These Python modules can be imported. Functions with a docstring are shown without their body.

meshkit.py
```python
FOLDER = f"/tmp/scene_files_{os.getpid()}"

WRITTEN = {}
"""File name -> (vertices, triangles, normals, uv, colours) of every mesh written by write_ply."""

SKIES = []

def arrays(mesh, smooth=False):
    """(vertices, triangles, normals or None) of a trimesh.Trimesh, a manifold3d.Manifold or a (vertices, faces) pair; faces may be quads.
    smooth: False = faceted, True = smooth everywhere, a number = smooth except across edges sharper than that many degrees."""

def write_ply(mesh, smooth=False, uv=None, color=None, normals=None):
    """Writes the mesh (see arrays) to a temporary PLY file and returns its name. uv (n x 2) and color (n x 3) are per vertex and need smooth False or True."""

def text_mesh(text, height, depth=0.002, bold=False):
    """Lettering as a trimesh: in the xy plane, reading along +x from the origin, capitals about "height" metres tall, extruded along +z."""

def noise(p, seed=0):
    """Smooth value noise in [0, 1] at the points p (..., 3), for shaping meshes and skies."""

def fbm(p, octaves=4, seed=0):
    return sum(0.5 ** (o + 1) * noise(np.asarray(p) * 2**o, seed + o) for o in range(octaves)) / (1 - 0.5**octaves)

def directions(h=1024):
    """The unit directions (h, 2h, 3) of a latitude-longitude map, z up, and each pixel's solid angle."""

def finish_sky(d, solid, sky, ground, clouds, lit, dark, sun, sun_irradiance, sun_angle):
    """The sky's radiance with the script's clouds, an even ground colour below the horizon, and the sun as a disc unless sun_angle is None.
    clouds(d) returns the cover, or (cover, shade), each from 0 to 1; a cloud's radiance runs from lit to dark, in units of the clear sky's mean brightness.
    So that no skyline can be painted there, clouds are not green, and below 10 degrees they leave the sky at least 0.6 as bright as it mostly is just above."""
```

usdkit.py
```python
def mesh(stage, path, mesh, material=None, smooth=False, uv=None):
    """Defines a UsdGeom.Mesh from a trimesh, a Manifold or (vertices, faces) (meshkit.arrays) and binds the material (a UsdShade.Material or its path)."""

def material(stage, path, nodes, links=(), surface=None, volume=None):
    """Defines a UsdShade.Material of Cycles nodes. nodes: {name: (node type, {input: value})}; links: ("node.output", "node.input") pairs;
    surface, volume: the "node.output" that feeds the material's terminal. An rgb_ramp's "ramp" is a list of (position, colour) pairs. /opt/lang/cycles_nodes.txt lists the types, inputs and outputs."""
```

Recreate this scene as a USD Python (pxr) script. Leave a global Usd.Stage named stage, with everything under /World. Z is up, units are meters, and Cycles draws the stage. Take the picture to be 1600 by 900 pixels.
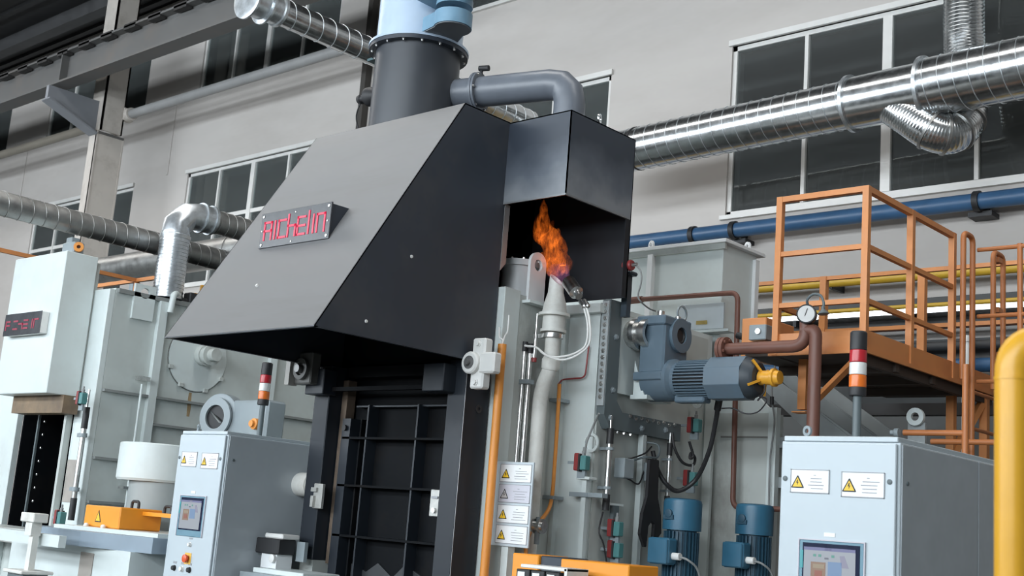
"""A hardening shop: a black furnace hood with a pilot flame, control cabinets, ducts and an orange service platform."""
import math, random
import numpy as np, trimesh, usdkit, meshkit
import manifold3d as mf
from pxr import Usd, UsdGeom, UsdLux, UsdShade, Gf, Sdf
from shapely.geometry import Polygon, Point, box as sbox
random.seed(7); rng = np.random.default_rng(7)

stage = Usd.Stage.CreateInMemory()
UsdGeom.SetStageUpAxis(stage, UsdGeom.Tokens.z); UsdGeom.SetStageMetersPerUnit(stage, 1.0)
world = UsdGeom.Xform.Define(stage, '/World'); stage.SetDefaultPrim(world.GetPrim())

# ---------------------------------------------------------------- camera
YAW, PITCH, ROLL, EYE = 0.744449, 0.192378, 0.0784724, (0, 0, 1.6)
f_ = np.array([-math.sin(YAW)*math.cos(PITCH), math.cos(YAW)*math.cos(PITCH), math.sin(PITCH)])
r_ = np.array([math.cos(YAW), math.sin(YAW), 0]); u_ = np.cross(r_, f_)
right = math.cos(ROLL)*r_ + math.sin(ROLL)*u_; up = -math.sin(ROLL)*r_ + math.cos(ROLL)*u_
cam = UsdGeom.Camera.Define(stage, '/World/camera')
cam.AddTransformOp().Set(Gf.Matrix4d(*right, 0, *up, 0, *(-f_), 0, *EYE, 1))
cam.CreateHorizontalApertureAttr(36.0); cam.CreateVerticalApertureAttr(20.25); cam.CreateFocalLengthAttr(43.387)
cam.CreateClippingRangeAttr(Gf.Vec2f(0.05, 300))
cam.CreateFStopAttr(5.0); cam.CreateFocusDistanceAttr(9.0)
cam.CreateExposureAttr(0.08)

# ---------------------------------------------------------------- light
dome = UsdLux.DomeLight.Define(stage, '/World/sky'); dome.CreateIntensityAttr(0.9); dome.CreateColorAttr(Gf.Vec3f(0.86, 0.94, 1.0))
def daylight(name, pos, aim, w, h, power, col):
    L = UsdLux.RectLight.Define(stage, '/World/' + name); L.CreateWidthAttr(w); L.CreateHeightAttr(h)
    L.CreateIntensityAttr(power); L.CreateColorAttr(Gf.Vec3f(*col)); L.CreateNormalizeAttr(False)
    z = np.array(pos, float) - np.array(aim, float); z /= np.linalg.norm(z)
    x = np.cross([0, 0, 1.0], z) if abs(z[2]) < 0.99 else np.array([1.0, 0, 0]); x /= np.linalg.norm(x); y = np.cross(z, x)
    L.AddTransformOp().Set(Gf.Matrix4d(*x, 0, *y, 0, *z, 0, *pos, 1))
# the hall's long window band opposite, and a strip of rooflights
for k_, z_, p_ in ((0, 4.3, 9.0), (1, 7.6, 13.0)):
    daylight('window_daylight_%d' % (k_+1), (-13.0, -9.2, z_), (-13.0, 0, z_), 36, 2.0, p_, (0.86, 0.94, 1.0))
daylight('rooflight_daylight', (-14.0, 5.8, 11.45), (-14.0, 5.8, 0), 36, 1.5, 6.0, (1.0, 0.94, 0.87))

# ---------------------------------------------------------------- helpers
V3 = lambda p: np.array(p, float)
used_names = {}
def numbered(parent, name):
    k = used_names.get((parent, name), 0); used_names[(parent, name)] = k + 1
    return name if k == 0 else '%s_%03d' % (name, k)
def setd(prim, label=None, cat=None, group=None, kind=None):
    for k, v in (('label', label), ('category', cat), ('group', group), ('kind', kind)):
        if v: prim.SetCustomDataByKey(k, v)
class Thing:
    def __init__(s, path, loc): s.path, s.loc = path, V3(loc)
    @property
    def prim(s): return stage.GetPrimAtPath(s.path)
def thing(name, label, cat, loc=(0, 0, 0), group=None, kind=None, rz=0):
    p = '/World/' + numbered('/World', name)
    x = UsdGeom.Xform.Define(stage, p); x.AddTranslateOp().Set(Gf.Vec3d(*map(float, loc)))
    if rz: x.AddRotateZOp().Set(rz)
    setd(x.GetPrim(), label, cat, group, kind)
    return Thing(p, loc)
def dup(src, loc, label, group=None, rz=0, scale=None):
    name = src.path.split('/')[-1]
    while name[-4:-3] == '_' and name[-3:].isdigit(): name = name[:-4]
    was = src.prim.GetCustomData()
    p = '/World/' + numbered('/World', name)
    x = UsdGeom.Xform.Define(stage, p); prim = x.GetPrim()
    prim.GetReferences().AddInternalReference(Sdf.Path(src.path)); prim.SetInstanceable(True)
    x.ClearXformOpOrder(); x.AddTranslateOp().Set(Gf.Vec3d(*map(float, loc)))
    if rz: x.AddRotateZOp().Set(float(rz))
    if scale: x.AddScaleOp().Set(Gf.Vec3f(*scale))
    setd(prim, label, was.get('category'), group or was.get('group'), was.get('kind'))
    return Thing(p, loc)
def part(name, meshes, m, parent=None, label=None, smooth=35, kind=None, cat=None, group=None, loc=None):
    """One Mesh prim under parent (a Thing, or another part), or a top-level thing of one mesh; points are given in world metres."""
    if not isinstance(meshes, (list, tuple)): meshes = [meshes]
    meshes = [q for q in meshes if q is not None]
    me = trimesh.util.concatenate(meshes) if len(meshes) > 1 else meshes[0].copy()
    base = parent.path if parent else '/World'
    o = parent.loc if parent else V3(loc if loc is not None else (0, 0, 0))
    p = base + '/' + numbered(base, name)
    me.apply_translation(-o)
    g = usdkit.mesh(stage, p, me, m, smooth=smooth)
    if not parent and loc is not None: UsdGeom.Xformable(g).AddTranslateOp().Set(Gf.Vec3d(*map(float, loc)))
    setd(g.GetPrim(), label, cat, group, kind)
    return Thing(p, o)
def struct(name, meshes, m, parent=None, label=None, **k):
    return part(name, meshes, m, parent, label=label, kind='structure' if not parent else None, **k)

def to_tm(man):
    q = man.to_mesh(); return trimesh.Trimesh(q.vert_properties[:, :3], q.tri_verts, process=False)
def bx(x0, x1, y0, y1, z0, z1, b=0.0):
    x0, x1 = sorted((x0, x1)); y0, y1 = sorted((y0, y1)); z0, z1 = sorted((z0, z1))
    if b and min(x1-x0, y1-y0, z1-z0) > 2.2*b:
        pts = []
        for sx in (0, 1):
            for sy in (0, 1):
                for sz in (0, 1):
                    c = V3([(x0, x1)[sx], (y0, y1)[sy], (z0, z1)[sz]]); d = V3([b*(1-2*sx), b*(1-2*sy), b*(1-2*sz)])
                    for k in range(3):
                        q = c + d; q[k] = c[k]; pts.append(q)
        return trimesh.convex.convex_hull(np.array(pts))
    m = trimesh.creation.box((x1-x0, y1-y0, z1-z0)); m.apply_translation(((x0+x1)/2, (y0+y1)/2, (z0+z1)/2)); return m
def frame_of(d):
    d = V3(d)/np.linalg.norm(d); a = V3([0, 0, 1]) if abs(d[2]) < 0.9 else V3([1, 0, 0])
    u = np.cross(a, d); u /= np.linalg.norm(u); return u, np.cross(d, u), d
def lathe(p, d, prof, n=24):
    """profile [(t along d, radius)] turned about the axis from p along d; ends at radius 0 close it."""
    u, v, w = frame_of(d); p = V3(p); prof = list(prof)
    if prof[0][1] > 1e-6: prof = [(prof[0][0], 0.0)] + prof
    if prof[-1][1] > 1e-6: prof = prof + [(prof[-1][0], 0.0)]
    a = np.linspace(0, 2*np.pi, n, endpoint=False); vs, fs = [], []; rings = []
    for t, r in prof:
        if r < 1e-6: rings.append((len(vs), 1)); vs.append(p + w*t)
        else:
            rings.append((len(vs), n)); vs += [p + w*t + r*(math.cos(q)*u + math.sin(q)*v) for q in a]
    for (i, ni), (j, nj) in zip(rings, rings[1:]):
        for k in range(n):
            k2 = (k+1) % n
            if ni == 1 and nj == 1: continue
            if ni == 1: fs.append((i, j+k2, j+k))
            elif nj == 1: fs.append((i+k, i+k2, j))
            else: fs += [(i+k, i+k2, j+k2), (i+k, j+k2, j+k)]
    m = trimesh.Trimesh(np.array(vs), np.array(fs), process=False)
    if m.volume < 0: m.invert()
    return m
def cyl(p0, p1, r, n=20, r2=None):
    p0, p1 = V3(p0), V3(p1); L = np.linalg.norm(p1-p0); return lathe(p0, p1-p0, [(0, r), (L, r if r2 is None else r2)], n)
def ring(p, d, r_in, r_out, h, n=28):
    u, v, w = frame_of(d); p = V3(p); a = np.linspace(0, 2*np.pi, n, endpoint=False); vs, fs = [], []
    for r, t in ((r_in, 0), (r_out, 0), (r_out, h), (r_in, h)): vs += [p + w*t + r*(math.cos(q)*u + math.sin(q)*v) for q in a]
    for k in range(4):
        for q in range(n):
            q2 = (q+1) % n; i, j = k*n, ((k+1) % 4)*n; fs += [(i+q, i+q2, j+q2), (i+q, j+q2, j+q)]
    m = trimesh.Trimesh(np.array(vs), np.array(fs), process=False)
    if m.volume < 0: m.invert()
    return m
def tube(pts, r, n=10, closed=False, fillet=0.0, steps=6, rad=None):
    pts = [V3(p) for p in pts]
    if fillet and len(pts) > 2:
        out = [pts[0]]
        for a, b, c in zip(pts, pts[1:], pts[2:]):
            d0, d1 = a-b, c-b; l0, l1 = np.linalg.norm(d0), np.linalg.norm(d1); f = min(fillet, l0*0.48, l1*0.48)
            q0, q1 = b + d0/l0*f, b + d1/l1*f
            out += [(1-t)**2*q0 + 2*t*(1-t)*b + t*t*q1 for t in np.linspace(0, 1, steps)]
        pts = out + [pts[-1]]
    P_ = np.array(pts); T = np.gradient(P_, axis=0) if not closed else np.roll(P_, -1, 0) - np.roll(P_, 1, 0)
    T /= np.maximum(np.linalg.norm(T, axis=1, keepdims=True), 1e-9)
    u, v, _ = frame_of(T[0]); vs, fs = [], []
    a = np.linspace(0, 2*np.pi, n, endpoint=False)
    for k, (p, t) in enumerate(zip(P_, T)):
        u = u - t*np.dot(u, t); u /= np.linalg.norm(u); v = np.cross(t, u); rr = r if rad is None else rad[k]
        vs += [p + rr*(math.cos(q)*u + math.sin(q)*v) for q in a]
    m = len(P_)
    for k in range(m if closed else m-1):
        i, j = k*n, ((k+1) % m)*n
        for q in range(n):
            q2 = (q+1) % n; fs += [(i+q, i+q2, j+q2), (i+q, j+q2, j+q)]
    if not closed:
        vs += [P_[0], P_[-1]]; c0, c1 = len(vs)-2, len(vs)-1
        for q in range(n):
            q2 = (q+1) % n; fs += [(c0, q2, q), (c1, (m-1)*n+q, (m-1)*n+q2)]
    me = trimesh.Trimesh(np.array(vs), np.array(fs), process=False)
    if me.volume < 0: me.invert()
    return me
def spline(pts, n=8):
    """smooth curve through the points"""
    P_ = [V3(p) for p in pts]; P_ = [2*P_[0]-P_[1]] + P_ + [2*P_[-1]-P_[-2]]; out = []
    for a, b, c, d in zip(P_, P_[1:], P_[2:], P_[3:]):
        for t in np.linspace(0, 1, n, endpoint=False):
            out.append(0.5*((2*b) + (c-a)*t + (2*a-5*b+4*c-d)*t*t + (3*b-a-3*c+d)*t**3))
    return out + [P_[-2]]
def prism(poly, axis, a, b):
    """polygon (list of 2D points or a shapely Polygon) extruded along world axis from a to b. axis x: (y,z); y: (x,z); z: (x,y)"""
    g = poly if isinstance(poly, Polygon) else Polygon(poly)
    a, b = min(a, b), max(a, b)
    m = trimesh.creation.extrude_polygon(g, b-a, engine='earcut'); v = m.vertices.copy()
    if axis == 'z': w = np.c_[v[:, 0], v[:, 1], v[:, 2]+a]
    elif axis == 'y': w = np.c_[v[:, 0], v[:, 2]+a, v[:, 1]]
    else: w = np.c_[v[:, 2]+a, v[:, 0], v[:, 1]]
    m = trimesh.Trimesh(w, m.faces, process=False)
    if m.volume < 0: m.invert()
    return m
def bar(p0, p1, w, h=None, side=None):
    """square bar between two points"""
    p0, p1 = V3(p0), V3(p1); d = p1-p0; L = np.linalg.norm(d); d /= L
    s = V3(side) if side is not None else (V3([0, 0, 1]) if abs(d[2]) < 0.9 else V3([0, 1, 0]))
    u = np.cross(s, d); u /= np.linalg.norm(u); v = np.cross(d, u); h = h or w
    m = trimesh.creation.box((w, h, L)); M = np.eye(4); M[:3, 0], M[:3, 1], M[:3, 2], M[:3, 3] = u, v, d, (p0+p1)/2
    m.apply_transform(M); return m
def sheet(pts, t, n=None):
    """flat plate of thickness t from the corner points; thickness goes along n (or the polygon's normal)"""
    P_ = np.array(pts, float); k = V3(n) if n is not None else np.cross(P_[1]-P_[0], P_[2]-P_[0]); k = k/np.linalg.norm(k)*t; m = len(P_)
    vs = np.vstack([P_, P_+k]); fs = []
    for i in range(1, m-1): fs += [(0, i+1, i), (m, m+i, m+i+1)]
    for i in range(m):
        j = (i+1) % m; fs += [(i, j, m+j), (i, m+j, m+i)]
    me = trimesh.Trimesh(vs, np.array(fs), process=False)
    if me.volume < 0: me.invert()
    return me
def hexbolt(p, d, r=0.012, h=0.01): return lathe(p, d, [(0, r*1.5), (h*0.25, r*1.5), (h*0.3, r), (h, r), (h, 0)], 6)
def text_on(txt, x, y, z, h, face='y', depth=0.0012, bold=False):
    """lettering standing on a face that looks toward -Y (face y) or +X (face x)"""
    m = meshkit.text_mesh(txt, h, depth, bold); v = m.vertices.copy()
    if face == 'y': w = np.c_[x+v[:, 0], y-v[:, 2], z+v[:, 1]]
    else: w = np.c_[x+v[:, 2], y+v[:, 0], z+v[:, 1]]
    m = trimesh.Trimesh(w, m.faces, process=False)
    if m.volume < 0: m.invert()
    return m

# ---------------------------------------------------------------- materials
mats = {}
def mat(name, col, rough=0.5, metal=0.0, var=0.07, scale=3.0, dirt=None, dirt_amt=0.35, dirt_scale=1.3, bump=0.0, bscale=60, spec=0.5, coat=0.0, stretch=(1, 1, 1)):
    """paint or metal with uneven tone, and patches of grime of its own colour"""
    if name in mats: return mats[name]
    c = V3(col)
    nodes = {'tc': ('texture_coordinate', {}), 'mp': ('mapping', {'scale': stretch}),
             'n1': ('noise_texture', {'scale': scale, 'detail': 5.0, 'roughness': 0.6}),
             'r1': ('rgb_ramp', {'ramp': [(0.3, tuple(c*(1-var))), (0.7, tuple(np.minimum(c*(1+var), 1)))]}),
             'p': ('principled_bsdf', {'roughness': rough, 'metallic': metal, 'specular_ior_level': spec, 'coat_weight': coat})}
    links = [('tc.object', 'mp.vector'), ('mp.vector', 'n1.vector'), ('n1.fac', 'r1.fac')]
    out = 'r1.color'
    if dirt is not None:
        nodes['n2'] = ('noise_texture', {'scale': dirt_scale, 'detail': 7.0, 'roughness': 0.68})
        nodes['r2'] = ('rgb_ramp', {'ramp': [(0.5, (0, 0, 0)), (0.75, (dirt_amt,)*3)]})
        nodes['mx'] = ('mix', {'color2': tuple(dirt)})
        links += [('mp.vector', 'n2.vector'), ('n2.fac', 'r2.fac'), ('r2.color', 'mx.fac'), (out, 'mx.color1')]; out = 'mx.color'
    links.append((out, 'p.base_color'))
    nodes['rr'] = ('rgb_ramp', {'ramp': [(0.3, (rough*0.85,)*3), (0.7, (min(rough*1.15, 1),)*3)]})
    links += [('n1.fac', 'rr.fac'), ('rr.color', 'p.roughness')]
    if bump:
        nodes['n3'] = ('noise_texture', {'scale': bscale, 'detail': 3.0}); nodes['b'] = ('bump', {'strength': bump, 'distance': 0.004})
        links += [('mp.vector', 'n3.vector'), ('n3.fac', 'b.height'), ('b.normal', 'p.normal')]
    mats[name] = usdkit.material(stage, '/World/Looks/' + name, nodes, links, surface='p.BSDF'); return mats[name]
def emit(name, col, strength, base=(0.02, 0.02, 0.02)):
    if name not in mats:
        mats[name] = usdkit.material(stage, '/World/Looks/' + name, {'p': ('principled_bsdf', {'base_color': base, 'roughness': 0.4, 'emission_color': col, 'emission_strength': strength})}, [], surface='p.BSDF')
    return mats[name]
WALL = mat('wall_plaster', (0.475, 0.447, 0.424), 0.85, var=0.05, scale=1.2, dirt=(0.36, 0.32, 0.29), dirt_amt=0.5, dirt_scale=0.35, bump=0.1, bscale=25, stretch=(0.5, 1, 1.6))
FRAME = mat('window_aluminium', (0.62, 0.61, 0.59), 0.45, var=0.06)
CONCRETE = mat('floor_concrete', (0.11, 0.115, 0.11), 0.6, var=0.12, scale=2, dirt=(0.16, 0.15, 0.14))
DARKROOF = mat('roof_sheet', (0.035, 0.035, 0.037), 0.7, var=0.2)
CLIP = mat('rail_clip_paint', (0.03, 0.028, 0.027), 0.7)
PURLIN = mat('purlin_paint', (0.05, 0.05, 0.052), 0.6, var=0.15)
CRANE = mat('crane_beam_paint', (0.10, 0.099, 0.097), 0.6, var=0.15, scale=1.0, dirt=(0.15, 0.12, 0.10), dirt_amt=0.5)
COLUMN = mat('column_paint', (0.50, 0.46, 0.42), 0.7, var=0.06, scale=2.0, dirt=(0.26, 0.22, 0.19), dirt_amt=0.5, dirt_scale=2.5)
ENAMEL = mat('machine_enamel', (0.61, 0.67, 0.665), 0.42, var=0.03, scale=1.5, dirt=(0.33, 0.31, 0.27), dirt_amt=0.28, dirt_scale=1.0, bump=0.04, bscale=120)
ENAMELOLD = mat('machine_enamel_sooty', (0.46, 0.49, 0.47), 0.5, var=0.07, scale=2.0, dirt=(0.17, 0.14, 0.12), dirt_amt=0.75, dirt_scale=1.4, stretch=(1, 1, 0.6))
CABINET = mat('cabinet_paint', (0.47, 0.53, 0.565), 0.38, var=0.02, scale=1.0, bump=0.03, bscale=200)
HOODLIT = mat('hood_front_lit', (0.155, 0.156, 0.158), 0.55, var=0.08, scale=1.2, dirt=(0.12, 0.115, 0.11), dirt_amt=0.6, dirt_scale=0.8, bump=0.04, bscale=80, stretch=(0.3, 1, 2.5))  # light falling on the slope is put into this paler grey
BLACK = mat('hood_black', (0.030, 0.037, 0.050), 0.42, var=0.12, scale=1.6, dirt=(0.075, 0.072, 0.07), dirt_amt=0.6, dirt_scale=1.2, bump=0.05, bscale=80, stretch=(0.6, 1, 1))
BLACKSOOT = mat('sooty_steel', (0.0065, 0.0075, 0.009), 0.6, var=0.25, scale=2.5, dirt=(0.015, 0.0115, 0.009), dirt_amt=0.6, dirt_scale=2.5, bump=0.2, bscale=40, spec=0.06)
COLBLACK = mat('frame_black', (0.0155, 0.020, 0.027), 0.48, var=0.12, scale=2.0, spec=0.35, bump=0.06, bscale=60)
STACKGREY = mat('stack_grey', (0.046, 0.051, 0.060), 0.42, var=0.12, scale=2.5)
PIPEGREY = mat('branch_pipe_grey', (0.13, 0.145, 0.17), 0.38, var=0.12, scale=3.0)
STEEL = mat('bright_steel', (0.62, 0.62, 0.61), 0.28, 1.0, var=0.1, scale=8)
GALV = mat('galvanised_sheet', (0.60, 0.62, 0.63), 0.20, 0.97, var=0.13, scale=9, dirt=(0.30, 0.29, 0.27), dirt_amt=0.5, dirt_scale=2.0, bump=0.05, bscale=7)
GALVDULL = mat('galvanised_dull', (0.36, 0.36, 0.35), 0.4, 0.9, var=0.14, scale=9, dirt=(0.2, 0.19, 0.18), dirt_amt=0.5, dirt_scale=2.0, bump=0.08, bscale=7)
MOTORGREY = mat('gear_motor_paint', (0.105, 0.155, 0.20), 0.42, var=0.08, scale=5, dirt=(0.10, 0.10, 0.10), dirt_amt=0.4)
FANBLUE = mat('fan_casing_blue', (0.42, 0.52, 0.64), 0.35, var=0.05)
FANMOTOR = mat('fan_motor_blue', (0.16, 0.29, 0.40), 0.35, var=0.08, scale=5)
PUMPBLUE = mat('pump_motor_blue', (0.030, 0.125, 0.205), 0.4, var=0.1, scale=5, dirt=(0.07, 0.11, 0.14), dirt_amt=0.5)
ORANGE = mat('platform_orange', (0.60, 0.235, 0.075), 0.5, var=0.08, scale=3, dirt=(0.42, 0.14, 0.04), dirt_amt=0.5, dirt_scale=2)
AMBER = mat('cover_amber', (0.80, 0.29, 0.02), 0.4, var=0.05)
YELLOW = mat('pipe_yellow', (0.60, 0.31, 0.02), 0.35, var=0.06, scale=4)
GASYELLOW = mat('gas_pipe_yellow', (0.52, 0.32, 0.03), 0.45, var=0.1)
PIPEBLUE = mat('water_pipe_blue', (0.04, 0.105, 0.21), 0.4, var=0.12)
RUST = mat('rust_brown_pipe', (0.145, 0.060, 0.042), 0.5, var=0.15, scale=5)
DKGREY = mat('dark_grey_frame', (0.105, 0.13, 0.138), 0.5, var=0.1, scale=3)
MIDGREY = mat('mid_grey_steel', (0.25, 0.29, 0.31), 0.45, var=0.08)
RUBBER = mat('black_rubber', (0.02, 0.02, 0.022), 0.55, var=0.1)
CABLEGREY = mat('grey_cable', (0.22, 0.23, 0.23), 0.5, var=0.05)
WHITE = mat('white_plastic', (0.72, 0.72, 0.70), 0.4, var=0.03)
CREAM = mat('burner_pipe_white', (0.67, 0.67, 0.635), 0.5, var=0.08, scale=6, dirt=(0.35, 0.29, 0.22), dirt_amt=0.5, dirt_scale=4)
RED = mat('signal_red', (0.45, 0.02, 0.03), 0.3, var=0.05)
SWITCHRED = mat('switch_red', (0.24, 0.03, 0.03), 0.4, var=0.08)
SWITCHGREEN = mat('switch_green', (0.075, 0.22, 0.22), 0.4, var=0.08)
LAMPORANGE = mat('signal_orange', (0.72, 0.16, 0.02), 0.3, var=0.05)
LAMPCLEAR = mat('signal_clear', (0.70, 0.70, 0.68), 0.25, var=0.03)
COPPER = mat('copper_tube', (0.60, 0.27, 0.14), 0.4, 0.6, var=0.1)
HOSEORANGE = mat('hose_orange', (0.70, 0.27, 0.05), 0.45, var=0.06)
WARNY = mat('warning_yellow', (0.80, 0.50, 0.03), 0.45, var=0.03)
INK = mat('print_black', (0.02, 0.02, 0.02), 0.6, var=0.02)
INKGREY = mat('print_grey', (0.30, 0.31, 0.33), 0.6, var=0.02)
PLATE = mat('plate_white', (0.74, 0.76, 0.77), 0.4, var=0.02)
GALVBRIGHT = mat('galvanised_new', (0.66, 0.70, 0.73), 0.33, 0.9, var=0.08, scale=9, bump=0.05, bscale=7)
PLATELILAC = mat('plate_grey', (0.52, 0.52, 0.58), 0.4, var=0.04)

def glass_mat(name, tint, diffuse_share=0.09, ior=1.5):  # an even pale diffuse share is mixed into every pane
    mats[name] = usdkit.material(stage, '/World/Looks/' + name, {
        't': ('transparent_bsdf', {'color': tint}), 'g': ('glossy_bsdf', {'color': (0.9, 0.95, 0.95), 'roughness': 0.03}),
        'f': ('fresnel', {'IOR': ior}), 'm': ('mix_closure', {}), 'd': ('diffuse_bsdf', {'color': (0.33, 0.335, 0.33)}), 'm2': ('mix_closure', {'fac': diffuse_share})},
        [('f.fac', 'm.fac'), ('t.BSDF', 'm.closure1'), ('g.BSDF', 'm.closure2'), ('m.closure', 'm2.closure1'), ('d.BSDF', 'm2.closure2')], surface='m2.closure')
    return mats[name]
GLASS = glass_mat('window_glass', (0.72, 0.74, 0.74))

# ================================================================ THE SETTING
BAY = 5.8; WX = -7.745
holes = []; rows = [(0, 0, []), (5.40, 7.52, range(-1, 5)), (9.06, 10.55, range(-1, 5))]
for z0, z1, ks in rows:
    for k in ks:
        x0 = WX - BAY*k; holes.append((x0, x0+3.96, z0, z1))
wp = sbox(-46, 0, 6, 11.2)
for h in holes: wp = wp.difference(sbox(h[0], h[2], h[1], h[3]))
struct('wall_back', prism(wp, 'y', 12.0, 12.28), WALL)
wb = Thing('/World/wall_back', (0, 0, 0))
# plaster joints standing as thin cover strips at the bay lines
for x in (-2.78, -14.4, -20.05, -25.9, -31.7): part('cover_strip', bx(x-0.03, x+0.03, 11.985, 12.0, 7.6, 9.0), WALL, wb)
struct('floor', bx(-46, 6, -9, 18, -0.2, 0), CONCRETE)
# roof deck with a long rooflight slot, and its purlins
for y0, y1 in ((-9.3, 5.0), (6.6, 18)):
    c = struct('ceiling', bx(-46, 6, y0, y1, 11.25, 11.35), DARKROOF)
for k in range(9): part('deck_rib', bx(-46, 6, 6.0+k*0.72, 6.12+k*0.72, 11.17, 11.25), DARKROOF, c)
for y in (2.5, 4.7, 7.0, 9.0, 11.0): part('purlin', [bx(-46, 6, y-0.04, y+0.04, 10.85, 11.17), bx(-46, 6, y-0.12, y+0.12, 10.83, 10.86)], PURLIN, c)
# the far side and the ends of the hall, with the window bands that let the daylight in
fw = sbox(-46, 0, 6, 11.25)
for z in (4.3, 7.6): fw = fw.difference(sbox(-31, z-1, 5, z+1))
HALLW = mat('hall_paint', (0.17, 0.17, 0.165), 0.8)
struct('wall_front', prism(fw, 'y', -9.15, -9.0), HALLW)
struct('wall_right', bx(6, 6.2, -9.15, 12, 0, 11.25), HALLW)
struct('wall_left', bx(-46.2, -46, -9.15, 12, 0, 11.25), HALLW)
# the unlit hall beyond the windows
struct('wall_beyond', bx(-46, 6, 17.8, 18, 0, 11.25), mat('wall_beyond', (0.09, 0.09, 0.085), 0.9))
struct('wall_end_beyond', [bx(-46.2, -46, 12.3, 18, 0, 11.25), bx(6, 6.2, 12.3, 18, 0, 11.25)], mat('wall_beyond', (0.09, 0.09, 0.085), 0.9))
wn = 0
for ri, (z0, z1, ks) in enumerate(rows):
    for k in ks:
        wn += 1
        x0 = WX - BAY*k; x1 = x0+3.96; y = 12.03
        win = thing('window_%d' % wn, None, None, (x0, 12.0, z0), kind='structure')
        t = 0.055
        fr = [bx(x0, x1, y, y+0.08, z0, z0+t), bx(x0, x1, y, y+0.08, z1-t, z1), bx(x0, x0+t, y, y+0.08, z0, z1), bx(x1-t, x1, y, y+0.08, z0, z1)]
        part('window_frame', fr, FRAME, win, smooth=False)
        zt = z0 + (z1-z0)*0.565 if ri == 1 else None
        if ri: part('drip_sill', bx(x0-0.05, x1+0.05, 11.95, 12.03, z0-0.05, z0), FRAME, win, smooth=False)
        for j in (1, 2, 3):
            w = 0.11 if j == 2 else 0.045
            part('mullion', bx(x0+j*0.99-w/2, x0+j*0.99+w/2, y-0.01, y+0.07, z0+t, z1-t), FRAME, win, smooth=False)
        if zt: part('transom', bx(x0+t, x1-t, y, y+0.07, zt-0.035, zt+0.035), FRAME, win, smooth=False)
        if ri == 1: part('head_rail', bx(x0-0.03, x1+0.03, 11.96, 12.03, z1, z1+0.07), FRAME, win, smooth=False)
        for j in range(4):
            xa, xb = x0+j*0.99+0.03, x0+(j+1)*0.99-0.03
            for za, zb in ([(z0+t, zt-0.035), (zt+0.035, z1-t)] if zt else [(z0+t, z1-t)]):
                tl = rng.uniform(-0.006, 0.006)
                part('pane', sheet([(xa, y+0.03, za), (xb, y+0.03+tl, za), (xb, y+0.03+tl, zb), (xa, y+0.03, zb)], 0.006), GLASS, win, smooth=False)

# crane runway and its column
cw = thing('crane_runway_beam', 'long dark grey crane runway girder crossing the top left corner on a column bracket', 'beam', (-20, 9.85, 8.72))
part('web', bx(-40, -12.6, 9.84, 9.86, 8.74, 9.26), CRANE, cw)
part('lower_flange', bx(-40, -12.6, 9.70, 10.0, 8.70, 8.735), CRANE, cw)
part('upper_flange', bx(-40, -12.6, 9.70, 10.0, 9.26, 9.295), CRANE, cw)
part('crane_rail', [bx(-40, -12.6, 9.81, 9.89, 9.295, 9.37), bx(-40, -12.6, 9.83, 9.87, 9.37, 9.40)], PURLIN, cw)
for k in range(24):
    x = -30.0 + k*0.74; part('rail_clip', bx(x, x+0.36, 9.70, 9.81, 9.22, 9.32), CLIP, cw)
part('stiffener', bx(-20.2, -20.17, 9.70, 9.84, 8.735, 9.26), CRANE, cw)
CY = 10.6
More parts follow.
